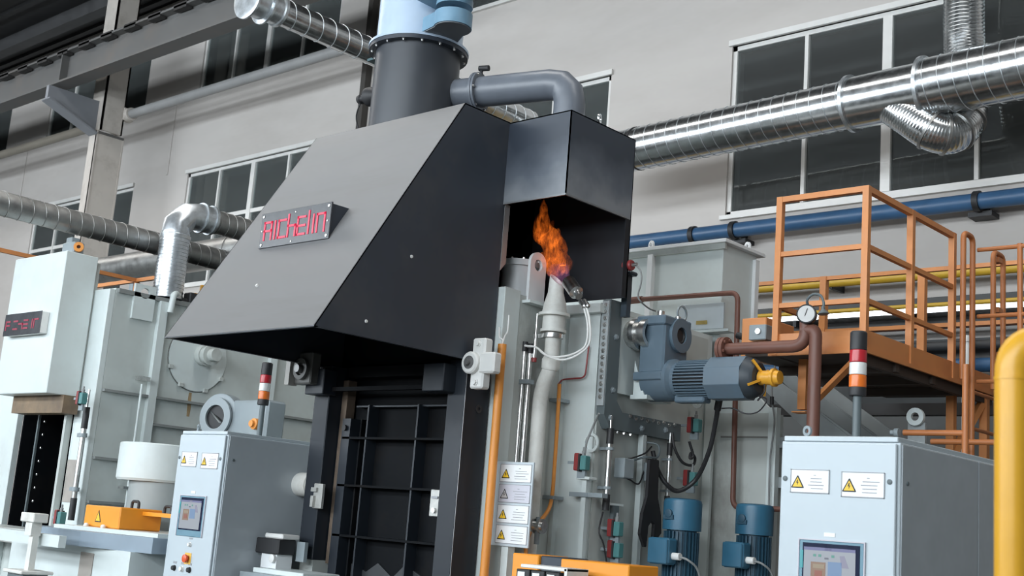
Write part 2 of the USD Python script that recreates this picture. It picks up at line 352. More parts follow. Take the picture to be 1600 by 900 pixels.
cl = struct('building_column', [bx(-20.51, -20.25, CY, CY+0.03, 0, 8.1), bx(-20.51, -20.25, CY+0.52, CY+0.55, 0, 8.1), bx(-20.30, -20.26, CY, CY+0.55, 0, 8.1)], COLUMN)
part('upper_shaft', [bx(-20.58, -20.15, CY, CY+0.03, 8.1, 11.2), bx(-20.58, -20.15, CY+0.40, CY+0.43, 8.1, 11.2), bx(-20.19, -20.15, CY, CY+0.43, 8.1, 11.2)], COLUMN, cl)
part('stiffener_plate', bx(-20.26, -20.235, CY+0.02, CY+0.53, 8.05, 8.09), CRANE, cl)
part('stiffener_plate', bx(-20.26, -20.235, CY+0.02, CY+0.50, 8.55, 8.59), CRANE, cl)
part('bracket', prism([(CY, 8.05), (CY, 8.66), (9.62, 8.66), (9.62, 8.42)], 'x', -20.42, -20.33), mat('bracket_grey', (0.2, 0.21, 0.23), 0.45), cl, label='grey tapered crane bracket')
part('bracket_flange', sheet([(-20.52, CY, 8.05), (-20.23, CY, 8.05), (-20.23, 9.62, 8.42), (-20.52, 9.62, 8.42)], 0.03), mats['bracket_grey'], cl)
# grey pipes along the wall either side of the column
PG = mat('wall_pipe_grey', (0.26, 0.26, 0.26), 0.4, var=0.08)
pr = thing('wall_pipe', 'round grey pipe running right from the column under the upper windows', 'pipe', (-20, 11.1, 8.4))
part('tube', cyl((-20.22, 11.1, 8.52), (-13.6, 11.1, 8.52), 0.085, 16), PG, pr)
part('end_bracket', [bx(-20.25, -20.13, 11.0, 11.2, 8.40, 8.64, 0.01), cyl((-20.13, 11.1, 8.52), (-20.02, 11.1, 8.52), 0.12, 16)], COLUMN, pr)
pl = thing('wall_pipe', 'round brownish pipe running left from the column at the photo edge', 'pipe', (-24, 11.1, 8.4))
part('tube', cyl((-40, 11.1, 8.5), (-20.6, 11.1, 8.5), 0.085, 16), mat('wall_pipe_brown', (0.20, 0.18, 0.15), 0.45), pl)
part('collar', cyl((-20.8, 11.1, 8.5), (-20.6, 11.1, 8.5), 0.11, 16), COLUMN, pl)
part('rod', bx(-14.52, -14.41, 11.86, 11.98, 0, 11.2), mat('dark_post', (0.045, 0.04, 0.035), 0.6), None, label='narrow dark brown steel post standing on the wall left of the black chimney', cat='post', loc=(-14.45, 11.9, 0))
part('conduit', [bx(-14.1, -6.9, 11.9, 11.98, 9.86, 9.98)], PURLIN, None, label='dark cable channel high on the wall behind the blue fan', cat='channel', loc=(-10, 11.95, 9.9))

# ---- pipes on the wall behind the platform
wp_ = thing('water_pipe', 'thick blue pipe running along the wall just below the windows', 'pipe', (-6, 11.75, 5.1))
part('tube', cyl((-13, 11.75, 5.14), (0, 11.75, 5.14), 0.085, 18), PIPEBLUE, wp_)
for x in (-8.0, -7.45, -4.65, -3.0):
    hb = part('hanger', [ring((x-0.03, 11.75, 5.14), (1, 0, 0), 0.083, 0.105, 0.06, 20), bx(x-0.03, x+0.03, 11.84, 12.0, 5.1, 5.14), bx(x-0.12, x+0.12, 11.8, 12.0, 5.0, 5.05)], RUBBER, wp_)
gp = thing('gas_pipe', 'yellow gas pipe running along the wall behind the orange railing', 'pipe', (-5, 11.7, 4.4))
part('tube', cyl((-11, 11.7, 4.42), (0, 11.7, 4.42), 0.05, 14), GASYELLOW, gp)
for x in (-6.2, -3.9, -1.5): part('pipe_clip', bx(x-0.02, x+0.02, 11.7, 11.98, 4.36, 4.48), RUBBER, gp)
tr = thing('cable_tray', 'silver cable tray on the wall below the yellow gas pipe', 'cable tray', (-5, 11.85, 3.8))
part('tray', [bx(-11, 0, 11.7, 11.98, 4.03, 4.05), bx(-11, 0, 11.69, 11.70, 4.03, 4.085)], STEEL, tr)
for x in np.arange(-10.5, 0, 1.3): part('tray_bracket', bx(x-0.02, x+0.02, 11.68, 11.98, 3.96, 4.03), RUBBER, tr)
for z, r, m, lb in ((4.12, 0.022, GASYELLOW, 'thin yellow pipe lying just above the cable tray on the wall'), (3.90, 0.03, RUST, 'brown pipe running along the wall beneath the cable tray'), (3.5, 0.07, PIPEBLUE, 'second blue pipe low on the wall seen through the ladder'), (3.70, 0.045, PURLIN, 'dark pipe low on the wall above the second blue pipe')):
    part('thin_pipe', cyl((-11, 11.75, z), (0, 11.75, z), r, 12), m, None, label=lb, cat='pipe', loc=(-5, 11.75, z))
part('downpipe', [cyl((-4.69, 11.6, 0), (-4.69, 11.6, 3.75), 0.045, 14), cyl((-4.69, 11.6, 3.7), (-4.69, 11.6, 3.76), 0.06, 14)], WHITE, None, label='white vertical pipe behind the ladder below the cable tray', cat='pipe', loc=(-4.69, 11.6, 0))
part('trunking', bx(-11, 0, 11.93, 11.985, 3.93, 4.24, 0.004), mat('strip_dark', (0.075, 0.075, 0.075), 0.6, var=0.15), None, label='flat dark strip on the wall behind the silver cable tray', cat='trunking', loc=(-5, 11.95, 3.93))  # plain dark strip laid along the wall
part('trunking', bx(-11, 0, 11.93, 11.985, 3.58, 3.80, 0.004), mats['strip_dark'], None, label='flat dark strip low on the wall behind the second blue pipe', cat='trunking', loc=(-5, 11.95, 3.6))  # second plain dark strip in the same tone, lower down
struct('trim_1', bx(-12, 6, 11.97, 12.0, 0, 3.42), mat('wall_shade_grey', (0.10, 0.105, 0.105), 0.6, var=0.12, scale=0.8))  # added dark sheet: the shade on the lower wall put into its colour

# ================================================================ THE BLACK HOOD AND FURNACE
XH = -5.785
XL = -7.39
YF = 4.57
YT = 5.66
YB = 6.14
ZB = 2.70
ZT = 4.44
hood = thing('extraction_hood', 'big black sheet metal hood with sloping front above the furnace door', 'extraction hood', ((XH+XL)/2, 5.3, ZB))
T = 0.008
sl = np.array([0, ZB-ZT, YT-YF]); sl = sl/np.linalg.norm(sl)
part('front_panel', sheet([(XL, YF, ZB), (XH, YF, ZB), (XH, YT, ZT), (XL, YT, ZT)], T, (0, (ZT-ZB), -(YT-YF))), HOODLIT, hood, smooth=False)
side = [(YF, ZB), (YT, ZT), (YB, ZT), (YB, ZB)]
part('side_panel', prism(side, 'x', XH-T, XH), BLACK, hood, smooth=False)
part('side_panel', prism(side, 'x', XL, XL+T), BLACK, hood, smooth=False)
part('top_panel', bx(XL, XH, YT, 6.86, ZT-T, ZT), BLACK, hood, smooth=False)
part('rear_panel', bx(XL, XH-0.35, 6.85, 6.86, 2.7, ZT), BLACKSOOT, hood, smooth=False)
part('side_panel', bx(XL, XL+T, YB, 6.86, 2.7, ZT), BLACK, hood, smooth=False)
# turned-in edges
part('edge_fold', [bx(XL, XH, YF+0.002, YF+0.03, ZB-0.006, ZB), bx(XH-0.03, XH, YF, YB, ZB-0.006, ZB), bx(XL, XL+0.03, YF, YB, ZB-0.006, ZB)], BLACK, hood, smooth=False)
part('rear_flange', prism([(YB-0.002, 3.36), (YB+0.05, 3.42), (YB+0.05, 3.84), (YB-0.002, 3.84)], 'x', XH-0.006, XH+0.004), mat('worn_edge', (0.42, 0.42, 0.42), 0.35, 0.6), hood, label='bare bright metal edge', smooth=False)
for p in ((XH, 5.298, 3.277), (XH, 4.97, 2.793)): part('rivet', lathe(p, (1, 0, 0), [(0, 0.012), (0.006, 0.010), (0.009, 0)], 10), WHITE, hood)
part('rivet', lathe((-6.705, 4.789, 3.049), (0, -0.85, 0.53), [(0, 0.012), (0.012, 0.010), (0.016, 0)], 10), WHITE, hood)
# heat has bleached the paint of the box along its lower edge
mats['flame_box_black'] = usdkit.material(stage, '/World/Looks/flame_box_black', {
    'g': ('geometry', {}), 'sx': ('separate_xyz', {}), 'n': ('noise_texture', {'scale': 3.5, 'detail': 5.0}), 'a': ('math', {'math_type': 'multiply_add', 'value2': 0.42}),
    'r': ('rgb_ramp', {'ramp': [(0.12, (0.20, 0.215, 0.235)), (0.28, (0.095, 0.11, 0.135)), (0.5, (0.034, 0.043, 0.060)), (1.0, (0.036, 0.046, 0.064))]}),
    's': ('math', {'math_type': 'subtract', 'value2': 3.97}), 'p': ('principled_bsdf', {'roughness': 0.36})},
    [('g.position', 'sx.vector'), ('sx.z', 's.value1'), ('g.position', 'n.vector'), ('n.fac', 'a.value1'), ('s.value', 'a.value3'), ('a.value', 'r.fac'), ('r.color', 'p.base_color')], surface='p.BSDF')
BOXPAINT = mats['flame_box_black']
# the open box on its side over the pilot flame
BXR = -5.215
b = part('flame_box', [bx(XH, BXR, 6.12, 6.12+T, 3.842, 4.435), bx(BXR-T, BXR, 6.12, 6.85, 3.842, 4.435), bx(XH, BXR, 6.12, 6.86, 4.427, 4.435)], BOXPAINT, hood, smooth=False)
part('back_sheet', [bx(XH-0.36, BXR, 6.85, 6.86, 3.265, 4.43), bx(BXR-0.006, BXR, 6.80, 6.86, 3.265, 3.842)], mat('flame_box_inside', (0.016, 0.018, 0.022), 0.5, var=0.2, spec=0.25), b, smooth=False)
part('edge_fold', [bx(XH, BXR, 6.118, 6.13, 3.832, 3.844), bx(BXR-0.012, BXR+0.002, 6.12, 6.85, 3.832, 3.844)], mat('worn_edge2', (0.25, 0.26, 0.27), 0.35, 0.5), b, smooth=False)
part('lifting_eye', ring((BXR-0.02, 6.421+0.02, 4.47), (1, 0.4, 0), 0.022, 0.036, 0.014, 16), STEEL, b)

# LED sign on the hood
def led_word(x0, x1, y, z0, z1, t, d, drop=()):
    """the seven-segment style word drawn with straight light strips; each letter is one mesh list"""
    L = {'A': [((0, 0), (0, 1)), ((0, 1), (1, 1)), ((1, 1), (1, 0)), ((0, .5), (1, .5))], 'I': [((.5, 0), (.5, 1))],
         'C': [((1, 1), (0, 1)), ((0, 1), (0, 0)), ((0, 0), (1, 0))], 'h': [((0, 0), (0, 1.25)), ((0, .6), (1, .6)), ((1, .6), (1, 0))],
         'E': [((1, 1), (0, 1)), ((0, 1), (0, 0)), ((0, 0), (1, 0)), ((0, .5), (1, .5))], 'l': [((.5, 0), (.5, 1.25))],
         'n': [((0, 0), (0, 1)), ((0, 1), (1, 1)), ((1, 1), (1, 0))]}
    W = [('A', 1), ('I', .35), ('C', 1), ('h', 1), ('E', 1), ('l', .3), ('I', .3), ('n', 1)]
    tot = sum(w for _, w in W) + 0.35*(len(W)-1); s = (x1-x0)/tot; x = x0; out = []
    for i, (c, w) in enumerate(W):
        segs = []
        for j, (a, e) in enumerate(L[c]):
            if (i, j) in drop: continue
            pa = (x+a[0]*w*s, y, z0+a[1]*(z1-z0)); pe = (x+e[0]*w*s, y, z0+e[1]*(z1-z0))
            segs.append(bx(min(pa[0], pe[0])-t/2, max(pa[0], pe[0])+t/2, y-d, y, min(pa[2], pe[2])-t/2, max(pa[2], pe[2])+t/2))
        if segs: out.append(segs)
        x += (w+.35)*s
    return out
LEDRED = emit('led_red', (0.9, 0.035, 0.12), 0.5, (0.3, 0.02, 0.04))
LEDDIM = emit('led_red_dim', (0.8, 0.03, 0.13), 0.28, (0.12, 0.02, 0.03))
SIGNFACE = mat('sign_face', (0.028, 0.030, 0.036), 0.3, var=0.1)
sg = thing('led_sign', 'black LED sign with red letters fixed to the hood slope', 'sign', (-6.63, 5.0, 3.38))
part('face_plate', bx(-7.02, -6.265, 4.985, 5.0, 3.375, 3.628, 0.003), SIGNFACE, sg)
def slopey(z): return YF + (z-ZB)*(YT-YF)/(ZT-ZB)
part('housing', prism([(5.0, 3.385), (5.0, 3.62), (slopey(3.62), 3.62)], 'x', -7.0, -6.28), BLACK, sg, smooth=False)
for i, segs in enumerate(led_word(-6.97, -6.32, 4.985, 3.435, 3.555, 0.016, 0.004)): part('letter', segs, LEDRED, sg, smooth=False)
for x in (-6.995, -6.29):
    for z in (3.40, 3.603): part('screw', lathe((x, 4.985, z), (0, -1, 0), [(0, 0.012), (0.004, 0.011), (0.006, 0)], 10), STEEL, sg)
for x, z in ((-6.64, 3.60), (-6.66, 3.395), (-7.0, 3.50), (-6.29, 3.50)): part('stud', lathe((x, 4.985, z), (0, -1, 0), [(0, 0.007), (0.004, 0.006), (0.005, 0)], 8), STEEL, sg)

# chimney, fan and branch pipe
SX, SY, SR = -6.71, 6.02, 0.325
ch = thing('chimney_stack', 'black round chimney rising from the hood to the blue fan', 'chimney', (SX, SY, ZT))
part('shaft', cyl((SX, SY, ZT), (SX, SY, 5.10), SR, 48), STACKGREY, ch)
fl = part('flange', lathe((SX, SY, 5.095), (0, 0, 1), [(0, SR), (0, SR+0.055), (0.03, SR+0.055), (0.03, SR)], 48), BLACK, ch)
for k in range(16):
    a = 2*math.pi*k/16 + 0.1; part('bolt', hexbolt((SX+(SR+0.03)*math.cos(a), SY+(SR+0.03)*math.sin(a), 5.095), (0, 0, -1), 0.009, 0.014), STEEL, fl)
fan = thing('extractor_fan', 'light blue fan casing with finned motor on top of the black chimney', 'fan', (SX, SY, 5.125))
part('casing', [cyl((SX, SY, 5.125), (SX, SY, 6.3), SR+0.005, 48), ring((SX, SY, 5.125), (0, 0, 1), SR, SR+0.06, 0.02, 48), ring((SX, SY, 5.56), (0, 0, 1), SR, SR+0.012, 0.012, 48)], FANBLUE, fan)
part('corner_lug', [bx(SX-0.46, SX-0.30, SY-0.12, SY+0.05, 5.11, 5.13)], mat('teal_lug', (0.05, 0.10, 0.11), 0.5), fan)
MX, MY = -6.19, 5.86
mt = part('motor', [cyl((MX, MY, 5.325), (MX, MY, 6.2), 0.105, 28)] , FANMOTOR, fan)
for k in range(28):
    a = 2*math.pi*k/28; part('cooling_fin', bar((MX+0.115*math.cos(a), MY+0.115*math.sin(a), 5.355), (MX+0.115*math.cos(a), MY+0.115*math.sin(a), 6.2), 0.03, 0.007, side=(-math.sin(a), math.cos(a), 0)), FANMOTOR, mt)
part('end_ring', ring((MX, MY, 5.310), (0, 0, 1), 0.05, 0.135, 0.05, 32), FANMOTOR, mt)
part('terminal_box', bx(MX+0.11, MX+0.22, MY-0.07, MY+0.07, 5.365, 5.685, 0.012), FANMOTOR, mt)
stad = Polygon([(SX+0.28, SY-0.24), (MX, MY-0.125), (MX, MY+0.125), (SX+0.28, SY+0.1)]).union(Point(MX, MY).buffer(0.14, 16))
part('belt_guard', [prism(stad, 'z', 5.15, 5.26)], FANMOTOR, fan)
part('belt_guard_base', [prism(stad.buffer(-0.008), 'z', 5.142, 5.15)], mat('guard_under', (0.12, 0.13, 0.14), 0.5), fan)
part('motor_bracket', [bx(SX+0.30, SX+0.34, SY-0.36, SY-0.05, 5.355, 5.785, 0.004), bx(SX+0.34, MX-0.1, SY-0.34, SY-0.31, 5.355, 5.435), bx(SX+0.34, MX-0.1, SY-0.12, SY-0.09, 5.355, 5.435), bx(SX+0.34, MX-0.08, SY-0.34, SY-0.09, 5.350, 5.365), bx(SX+0.40, SX+0.43, SY-0.36, SY-0.05, 5.365, 5.785)], FANMOTOR, fan)
bp = thing('branch_pipe', 'grey elbowed pipe from the chimney down into the black flame box', 'pipe', (-5.6, 6.45, ZT))
D = V3((SX+0.25, SY+0.16, 4.79)); E1 = V3((-5.53, 6.46, 4.80)); 
part('tube', [tube([D, E1, (-5.53, 6.46, 4.435)], 0.115, 28, fillet=0.16, steps=4)], PIPEGREY, bp, smooth=25)
dd = (E1-D)/np.linalg.norm(E1-D)
fg = part('flange', [ring(D+dd*0.20, dd, 0.11, 0.15, 0.018, 32), ring(D+dd*0.222, dd, 0.11, 0.15, 0.018, 32)], PIPEGREY, bp)
for k in range(6):
    a = k*math.pi/3; u, v, w = frame_of(dd); part('bolt', hexbolt(D+dd*0.24+0.135*(math.cos(a)*u+math.sin(a)*v), dd, 0.008, 0.012), STEEL, fg)
part('base_collar', ring((-5.53, 6.46, 4.435), (0, 0, 1), 0.112, 0.15, 0.012, 32), PIPEGREY, bp)
part('damper_lever', [cyl(D+dd*0.23+V3((0, 0, 0.14)), D+dd*0.23+V3((0, 0, 0.19)), 0.012, 10), cyl(D+dd*0.21+V3((0, 0, 0.19)), D+dd*0.29+V3((0, 0, 0.185)), 0.022, 12)], RUBBER, bp)
sw = thing('pressure_switch', 'small black switch with hanging cable left of the chimney', 'switch', (SX-SR-0.08, SY-0.1, 4.75))
part('body', [lathe((SX-SR+0.02, SY-0.12, 4.80), (-1, 0, 0), [(0, 0.05), (0.05, 0.075), (0.09, 0.075), (0.11, 0.03), (0.16, 0.03), (0.17, 0.04), (0.2, 0.035)], 18)], RUBBER, sw)
part('cable', tube(spline([(SX-SR-0.16, SY-0.12, 4.78), (SX-SR-0.17, SY-0.14, 4.66), (SX-SR-0.1, SY-0.16, 4.53), (SX-SR-0.01, SY-0.17, 4.45)]), 0.006, 6), RUBBER, sw)

# door frame: two columns and the cross beam
CYF = 5.9
frm = thing('door_frame', 'black steel door frame of two columns beneath the hood', 'door frame', (-6.59, 6.0, 0))
part('column', bx(XH-0.17, XH, CYF, YB, 0, ZB, 0.006), COLBLACK, frm)
part('column', bx(-7.372, -7.20, CYF, YB, 1.27, ZB, 0.006), COLBLACK, frm)
part('column_foot', bx(-7.36, -7.21, CYF+0.02, YB, 0, 1.27), ENAMELOLD, frm)
part('lintel', bx(-7.15, XH-0.21, CYF+0.12, YB, 2.62, 2.70), BLACKSOOT, frm)
part('rear_plate', bx(-7.37, XH-0.012, YB-0.004, YB+0.008, 2.1, 4.42), BLACKSOOT, frm)
part('tie_bar', bx(-7.15, XH-0.2, CYF-0.02, CYF+0.02, 2.50, 2.53), BLACKSOOT, frm)
part('head_block', bx(XH-0.30, XH-0.10, CYF-0.12, CYF+0.03, 2.47, 2.66, 0.006), COLBLACK, frm)
part('head_block', bx(-7.37, -7.16, CYF-0.10, CYF+0.03, 2.47, 2.66, 0.006), COLBLACK, frm)
part('port_hole', ring((XH-0.001, 6.042, 2.379), (1, 0, 0), 0.012, 0.03, 0.006, 20), RUBBER, frm)
part('weld_seam', bar((XH+0.001, CYF+0.002, 0.9), (XH+0.001, CYF+0.002, 2.6), 0.004), mat('worn_edge2', (0.25, 0.26, 0.27), 0.35, 0.5), frm)
# the roller bearing on each side of the frame head
def bearing(name, label, c, d, m, arm):
    t = thing(name, label, 'bearing', c); c = V3(c)
    part('housing', [lathe(c, (0, -1, 0), [(0, 0.075), (0.05, 0.075), (0.06, 0.065)], 24), bx(c[0]-0.02, c[0]+0.10, c[1]-0.02, c[1]+0.062, c[2]-0.17, c[2]+0.17, 0.012)], m, t)
    part('mount_arm', bx(c[0]+0.06, c[0]+arm, c[1]-0.03, c[1]+0.05, c[2]-0.07, c[2]+0.07, 0.012), m, t)
    part('shaft_end', [lathe(c+V3((0, -0.058, 0)), (0, -1, 0), [(0, 0.045), (0.004, 0.045), (0.006, 0.02), (0.03, 0.02)], 20)], mat('shaft_dark', (0.2, 0.2, 0.2), 0.4, 0.6), t)
    part('fixing_plate', bx(XH, c[0]+0.02, c[1]+0.03, c[1]+0.06, c[2]-0.06, c[2]+0.06), m, t)
    for z in (-0.13, 0.13): part('bolt', hexbolt(c + V3((0.04, -0.02, z)), (0, -1, 0), 0.016, 0.02), m, t)
    return t
bearing('roller_bearing', 'white painted bearing block on the right column of the door frame', (-5.719, 5.9, 2.666), 1, WHITE, 0.2)
c = V3((-7.332, 5.7, 2.648))
lb = thing('shaft_bearing', 'dark round bearing with steel shaft left of the door frame', 'bearing', c)
part('housing', [bx(c[0]-0.10, c[0]+0.10, c[1]+0.03, c[1]+0.12, c[2]-0.11, c[2]+0.13, 0.01), ring(c, (0, 1, 0), 0.05, 0.08, 0.03, 24)], mat('bearing_dark', (0.09, 0.09, 0.085), 0.5), lb)
part('shaft', cyl(c + V3((0, 0.05, 0)), c + V3((0, -0.03, 0)), 0.03, 18), mats['shaft_dark'], lb)
part('side_plate', bx(c[0]-0.14, c[0]-0.09, c[1]-0.02, c[1]+0.06, c[2]-0.12, c[2]+0.12), mat('plate_dull', (0.33, 0.32, 0.30), 0.5), lb)

# the furnace door with its ribs
dr = thing('furnace_door', 'sooty black furnace door with a grid of stiffening ribs', 'door', (-6.56, 6.1, 1.2))
DX0, DX1, DYB, DYF = -7.11, XH-0.172, 6.12, 6.0
ZD = 2.41
part('door_plate', bx(DX0, DX1, DYB-0.02, DYB-0.005, 1.1, ZD), BLACKSOOT, dr)
part('top_rib', bx(DX0+0.08, DX1, DYF+0.03, DYB-0.02, ZD-0.012, ZD), COLBLACK, dr)
for p in ((520,684),(509,760),(503,838)):
    z = {684: 2.167, 760: 1.82, 838: 1.46}[p[1]]
    part('cross_rib', bx(DX0, DX1, DYF-0.01, DYB-0.02, z-0.008, z+0.008), BLACKSOOT, dr)
for x in (-6.858, -6.333): part('upright_rib', bx(x-0.008, x+0.008, DYF, DYB-0.02, 1.1, ZD), COLBLACK, dr)
part('edge_bar', bx(DX0-0.01, DX0+0.08, DYF-0.01, DYB-0.02, 1.1, ZD-0.1), COLBLACK, dr)
part('edge_strip', bx(DX0+0.12, DX0+0.135, DYF+0.05, DYB-0.02, 1.1, ZD-0.1), BLACKSOOT, dr)
part('scale_crust', [prism([(DX0+0.1, 1.1), (DX0+0.12, 1.27), (DX0+0.3, 1.22), (DX0+0.42, 1.29), (DX0+0.58, 1.20), (DX0+0.7, 1.30), (DX0+0.9, 1.22), (DX1, 1.28), (DX1, 1.1)], 'y', DYB-0.035, DYB-0.02)], mat('scale_grey', (0.03, 0.033, 0.037), 0.6, var=0.3, scale=8), dr)
part('pivot_pin', cyl((DX0+0.03, DYF-0.015, ZD-0.17), (DX0+0.03, DYF-0.03, ZD-0.17), 0.022, 14), RUBBER, dr)
part('guide_rail', [bx(-7.19, -7.13, 6.02, 6.10, 1.25, 2.6)], mat('rust_brown_guide', (0.16, 0.12, 0.09), 0.6, 0.3, var=0.25, scale=8), frm, label='rusty brown door guide')
lk = thing('latch_plate', 'pale steel latch plate on the right side of the furnace door', 'latch', (-6.038, 5.97, 1.733))
c = V3((-6.038, 5.97, 1.733)); part('plate', bx(c[0]-0.05, c[0]+0.05, 5.955, 5.975, c[2]-0.09, c[2]+0.09, 0.004), mat('latch_steel', (0.42, 0.42, 0.40), 0.45, 0.4, var=0.2, scale=15), lk)
part('pin', cyl((c[0], 5.955, c[2]-0.05), (c[0], 5.94, c[2]-0.05), 0.018, 14), STEEL, lk)
part('slot', bx(c[0]-0.03, c[0]+0.03, 5.945, 5.955, c[2]+0.03, c[2]+0.045), INKGREY, lk)
lk = thing('latch_plate', 'pale steel latch plate on the left column of the door frame', 'latch', (-7.181, 5.88, 1.728))
c = V3((-7.181, 5.88, 1.728)); part('plate', [bx(c[0]-0.05, c[0]+0.05, 5.872, 5.90, c[2]-0.09, c[2]+0.09, 0.004)], mats['latch_steel'], lk)
part('hook', [bx(c[0]-0.05, c[0]-0.02, 5.85, 5.872, c[2]-0.08, c[2]+0.0), bx(c[0]-0.06, c[0]+0.0, 5.855, 5.872, c[2]+0.03, c[2]+0.06)], mats['latch_steel'], lk)
c = V3((-7.547, 6, 1.809))
vl = thing('vent_cylinder', 'short white cylinder sticking out left of the door frame', 'cylinder', (-7.38, 6.0, c[2]))
part('barrel', lathe((-7.37, 6.0, c[2]), (-1, 0, 0), [(0, 0.075), (0.03, 0.075), (0.035, 0.09), (0.19, 0.09), (0.2, 0.08)], 28), CREAM, vl)

# furnace body
body = thing('furnace_body', 'white painted furnace body behind and right of the black door frame', 'furnace', (-6.4, 7.4, 0))
part('front_plate', bx(-7.37, -5.73, YB+0.01, 6.32, 0, 3.247, 0.006), ENAMEL, body)
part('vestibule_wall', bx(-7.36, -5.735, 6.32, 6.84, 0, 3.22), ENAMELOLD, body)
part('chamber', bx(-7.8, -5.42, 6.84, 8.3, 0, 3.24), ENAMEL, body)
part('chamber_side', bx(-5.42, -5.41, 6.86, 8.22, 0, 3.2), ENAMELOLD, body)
part('corner_flange', bx(-5.735, -5.70, 6.80, 6.84, 0, 3.2), ENAMEL, body)
part('side_flange', bx(-5.385, -5.34, 7.33, 7.37, 0, 2.35), ENAMEL, body)
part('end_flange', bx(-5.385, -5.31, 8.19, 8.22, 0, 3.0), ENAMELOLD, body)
part('top_flange', bx(-5.9, -5.38, 6.78, 6.84, 3.16, 3.22), ENAMEL, body)

# ================================================================ BURNER AND FITTINGS ON THE FURNACE SIDE
stub = thing('flanged_neck', 'white flanged cylinder with drilled lifting plate on top of the furnace', 'flanged cylinder', (-5.94, 6.5, 3.18))
CX, CYY = -5.95, 6.52
part('barrel', lathe((CX, CYY, 3.17), (0, 0, 1), [(0, 0.125), (0.31, 0.125)], 32), PLATE, stub)
nf = part('top_flange', lathe((CX, CYY, 3.47), (0, 0, 1), [(0, 0.125), (0, 0.15), (0.02, 0.15), (0.03, 0.145), (0.045, 0.145), (0.045, 0.12)], 32), PLATE, stub)
for k in range(10):
    a = k*math.pi/5; part('bolt', hexbolt((CX+0.135*math.cos(a), CYY+0.135*math.sin(a), 3.515), (0, 0, 1), 0.008, 0.01), STEEL, nf)
y0 = 6.30
lug = sbox(-0.085, 0, 0.085, 0.28).union(Point(0, 0.28).buffer(0.085, 16)).difference(Point(0, 0.27).buffer(0.042, 16))
part('lifting_plate', prism([(6.42+p[0]*1.0, 3.20+p[1]) for p in lug.exterior.coords] if False else Polygon([(6.47+x, 3.19+z) for x, z in lug.exterior.coords], [[(6.47+x, 3.19+z) for x, z in r.coords] for r in lug.interiors]), 'x', -5.745, -5.72), PLATE, stub)
part('foot_plate', bx(-6.1, -5.66, 6.34, 6.62, 3.165, 3.185), ENAMEL, stub)

BX, BY = -5.565, 6.5
bu = thing('pilot_burner', 'white pilot burner pipe with conical head under the flame', 'burner', (BX, BY, 2.0))
zb = lambda y: float(np.interp(y, [445, 500, 690], [3.314, 3.061, 2.208]))
part('pipe', [tube(spline([(BX, BY, 2.98), (BX, BY, 2.80), (BX-0.005, BY, 2.72), (BX-0.055, BY, 2.60), (BX-0.075, BY, 2.48), (BX-0.075, BY, 2.2), (BX-0.075, BY, 1.35)], 6), 0.052, 20, rad=None)], CREAM, bu)
part('bend_sleeve', lathe((BX, BY, 2.70), (0, 0, 1), [(0, 0.052), (0.02, 0.064), (0.08, 0.064), (0.10, 0.052)], 24), CREAM, bu)
part('mixing_body', lathe((BX, BY, 2.97), (0, 0, 1), [(0, 0.06), (0, 0.092), (0.02, 0.092), (0.02, 0.08), (0.115, 0.08), (0.115, 0.112), (0.135, 0.112), (0.135, 0.09), (0.21, 0.078), (0.28, 0.058)], 30), CREAM, bu)
noz = lathe((BX, BY, 3.24), (0, 0, 1), [(0, 0.058), (0.12, 0.05), (0.12, 0.04), (0.02, 0.045)], 24)
v = noz.vertices.copy(); k = v[:, 2] > 3.3; v[k, 2] += -0.9*(v[k, 0]-BX) - 0.012; noz.vertices = v
part('nozzle', noz, CREAM, bu, label='slant-cut burner nozzle')
part('clamp', [ring((BX, BY, 2.93), (0, 0, 1), 0.05, 0.075, 0.03, 24), bx(BX-0.13, BX-0.05, BY-0.06, BY-0.04, 2.925, 2.955)], STEEL, bu)
part('pull_rod', [cyl((BX-0.095, BY-0.07, 2.78), (BX-0.095, BY-0.07, 3.1), 0.008, 10), cyl((BX-0.095, BY-0.07, 2.78), (BX-0.095, BY-0.07, 2.92), 0.015, 12)], STEEL, bu)
part('knob', cyl((BX-0.095, BY-0.07, 2.755), (BX-0.095, BY-0.07, 2.785), 0.018, 12), SWITCHRED, bu)
ig = thing('ignition_electrode', 'brushed steel igniter cylinder with two white leads pointing at the flame', 'igniter', (-5.337, 6.45, 3.196))
p0, p1 = V3((-5.424, 6.46, 3.318)), V3((-5.249, 6.4, 3.168)); di = (p1-p0)/np.linalg.norm(p1-p0)
part('barrel', lathe(p0, di, [(0, 0.045), (0.005, 0.05), (0.15, 0.05), (0.16, 0.03), (0.2, 0.026)], 22), STEEL, ig)
part('gland', [lathe(p1+di*0.02+V3((0.015, 0, 0)), di, [(0, 0.018), (0.07, 0.018), (0.08, 0.01)], 12), lathe(p1+di*0.02+V3((-0.015, 0, 0)), di, [(0, 0.018), (0.07, 0.018), (0.08, 0.01)], 12)], STEEL, ig)
for o in (0, 1):
    part('lead', tube(spline([p1+di*0.05+V3((0.02*o-0.01, 0, 0)), (-5.133, 6.36, 3.012) if o else (-5.155, 6.37, 2.993), (-5.12, 6.36, 2.859) if o else (-5.155, 6.37, 2.854), (-5.201, 6.36, 2.785) if o else (-5.227, 6.37, 2.8), (-5.321, 6.34, 2.746) if o else (-5.339, 6.36, 2.772), (-5.465, 6.34, 2.778), (-5.57, 6.34, 2.84), (-5.686, 6.35, 2.859) if o else (-5.662, 6.35, 2.854)], 8), 0.0075, 8), WHITE, ig)
pc = thing('flame_rod_conduit', 'pair of slim silver conduits with black caps left of the burner pipe', 'conduit', (-5.68, 6.4, 2.065))
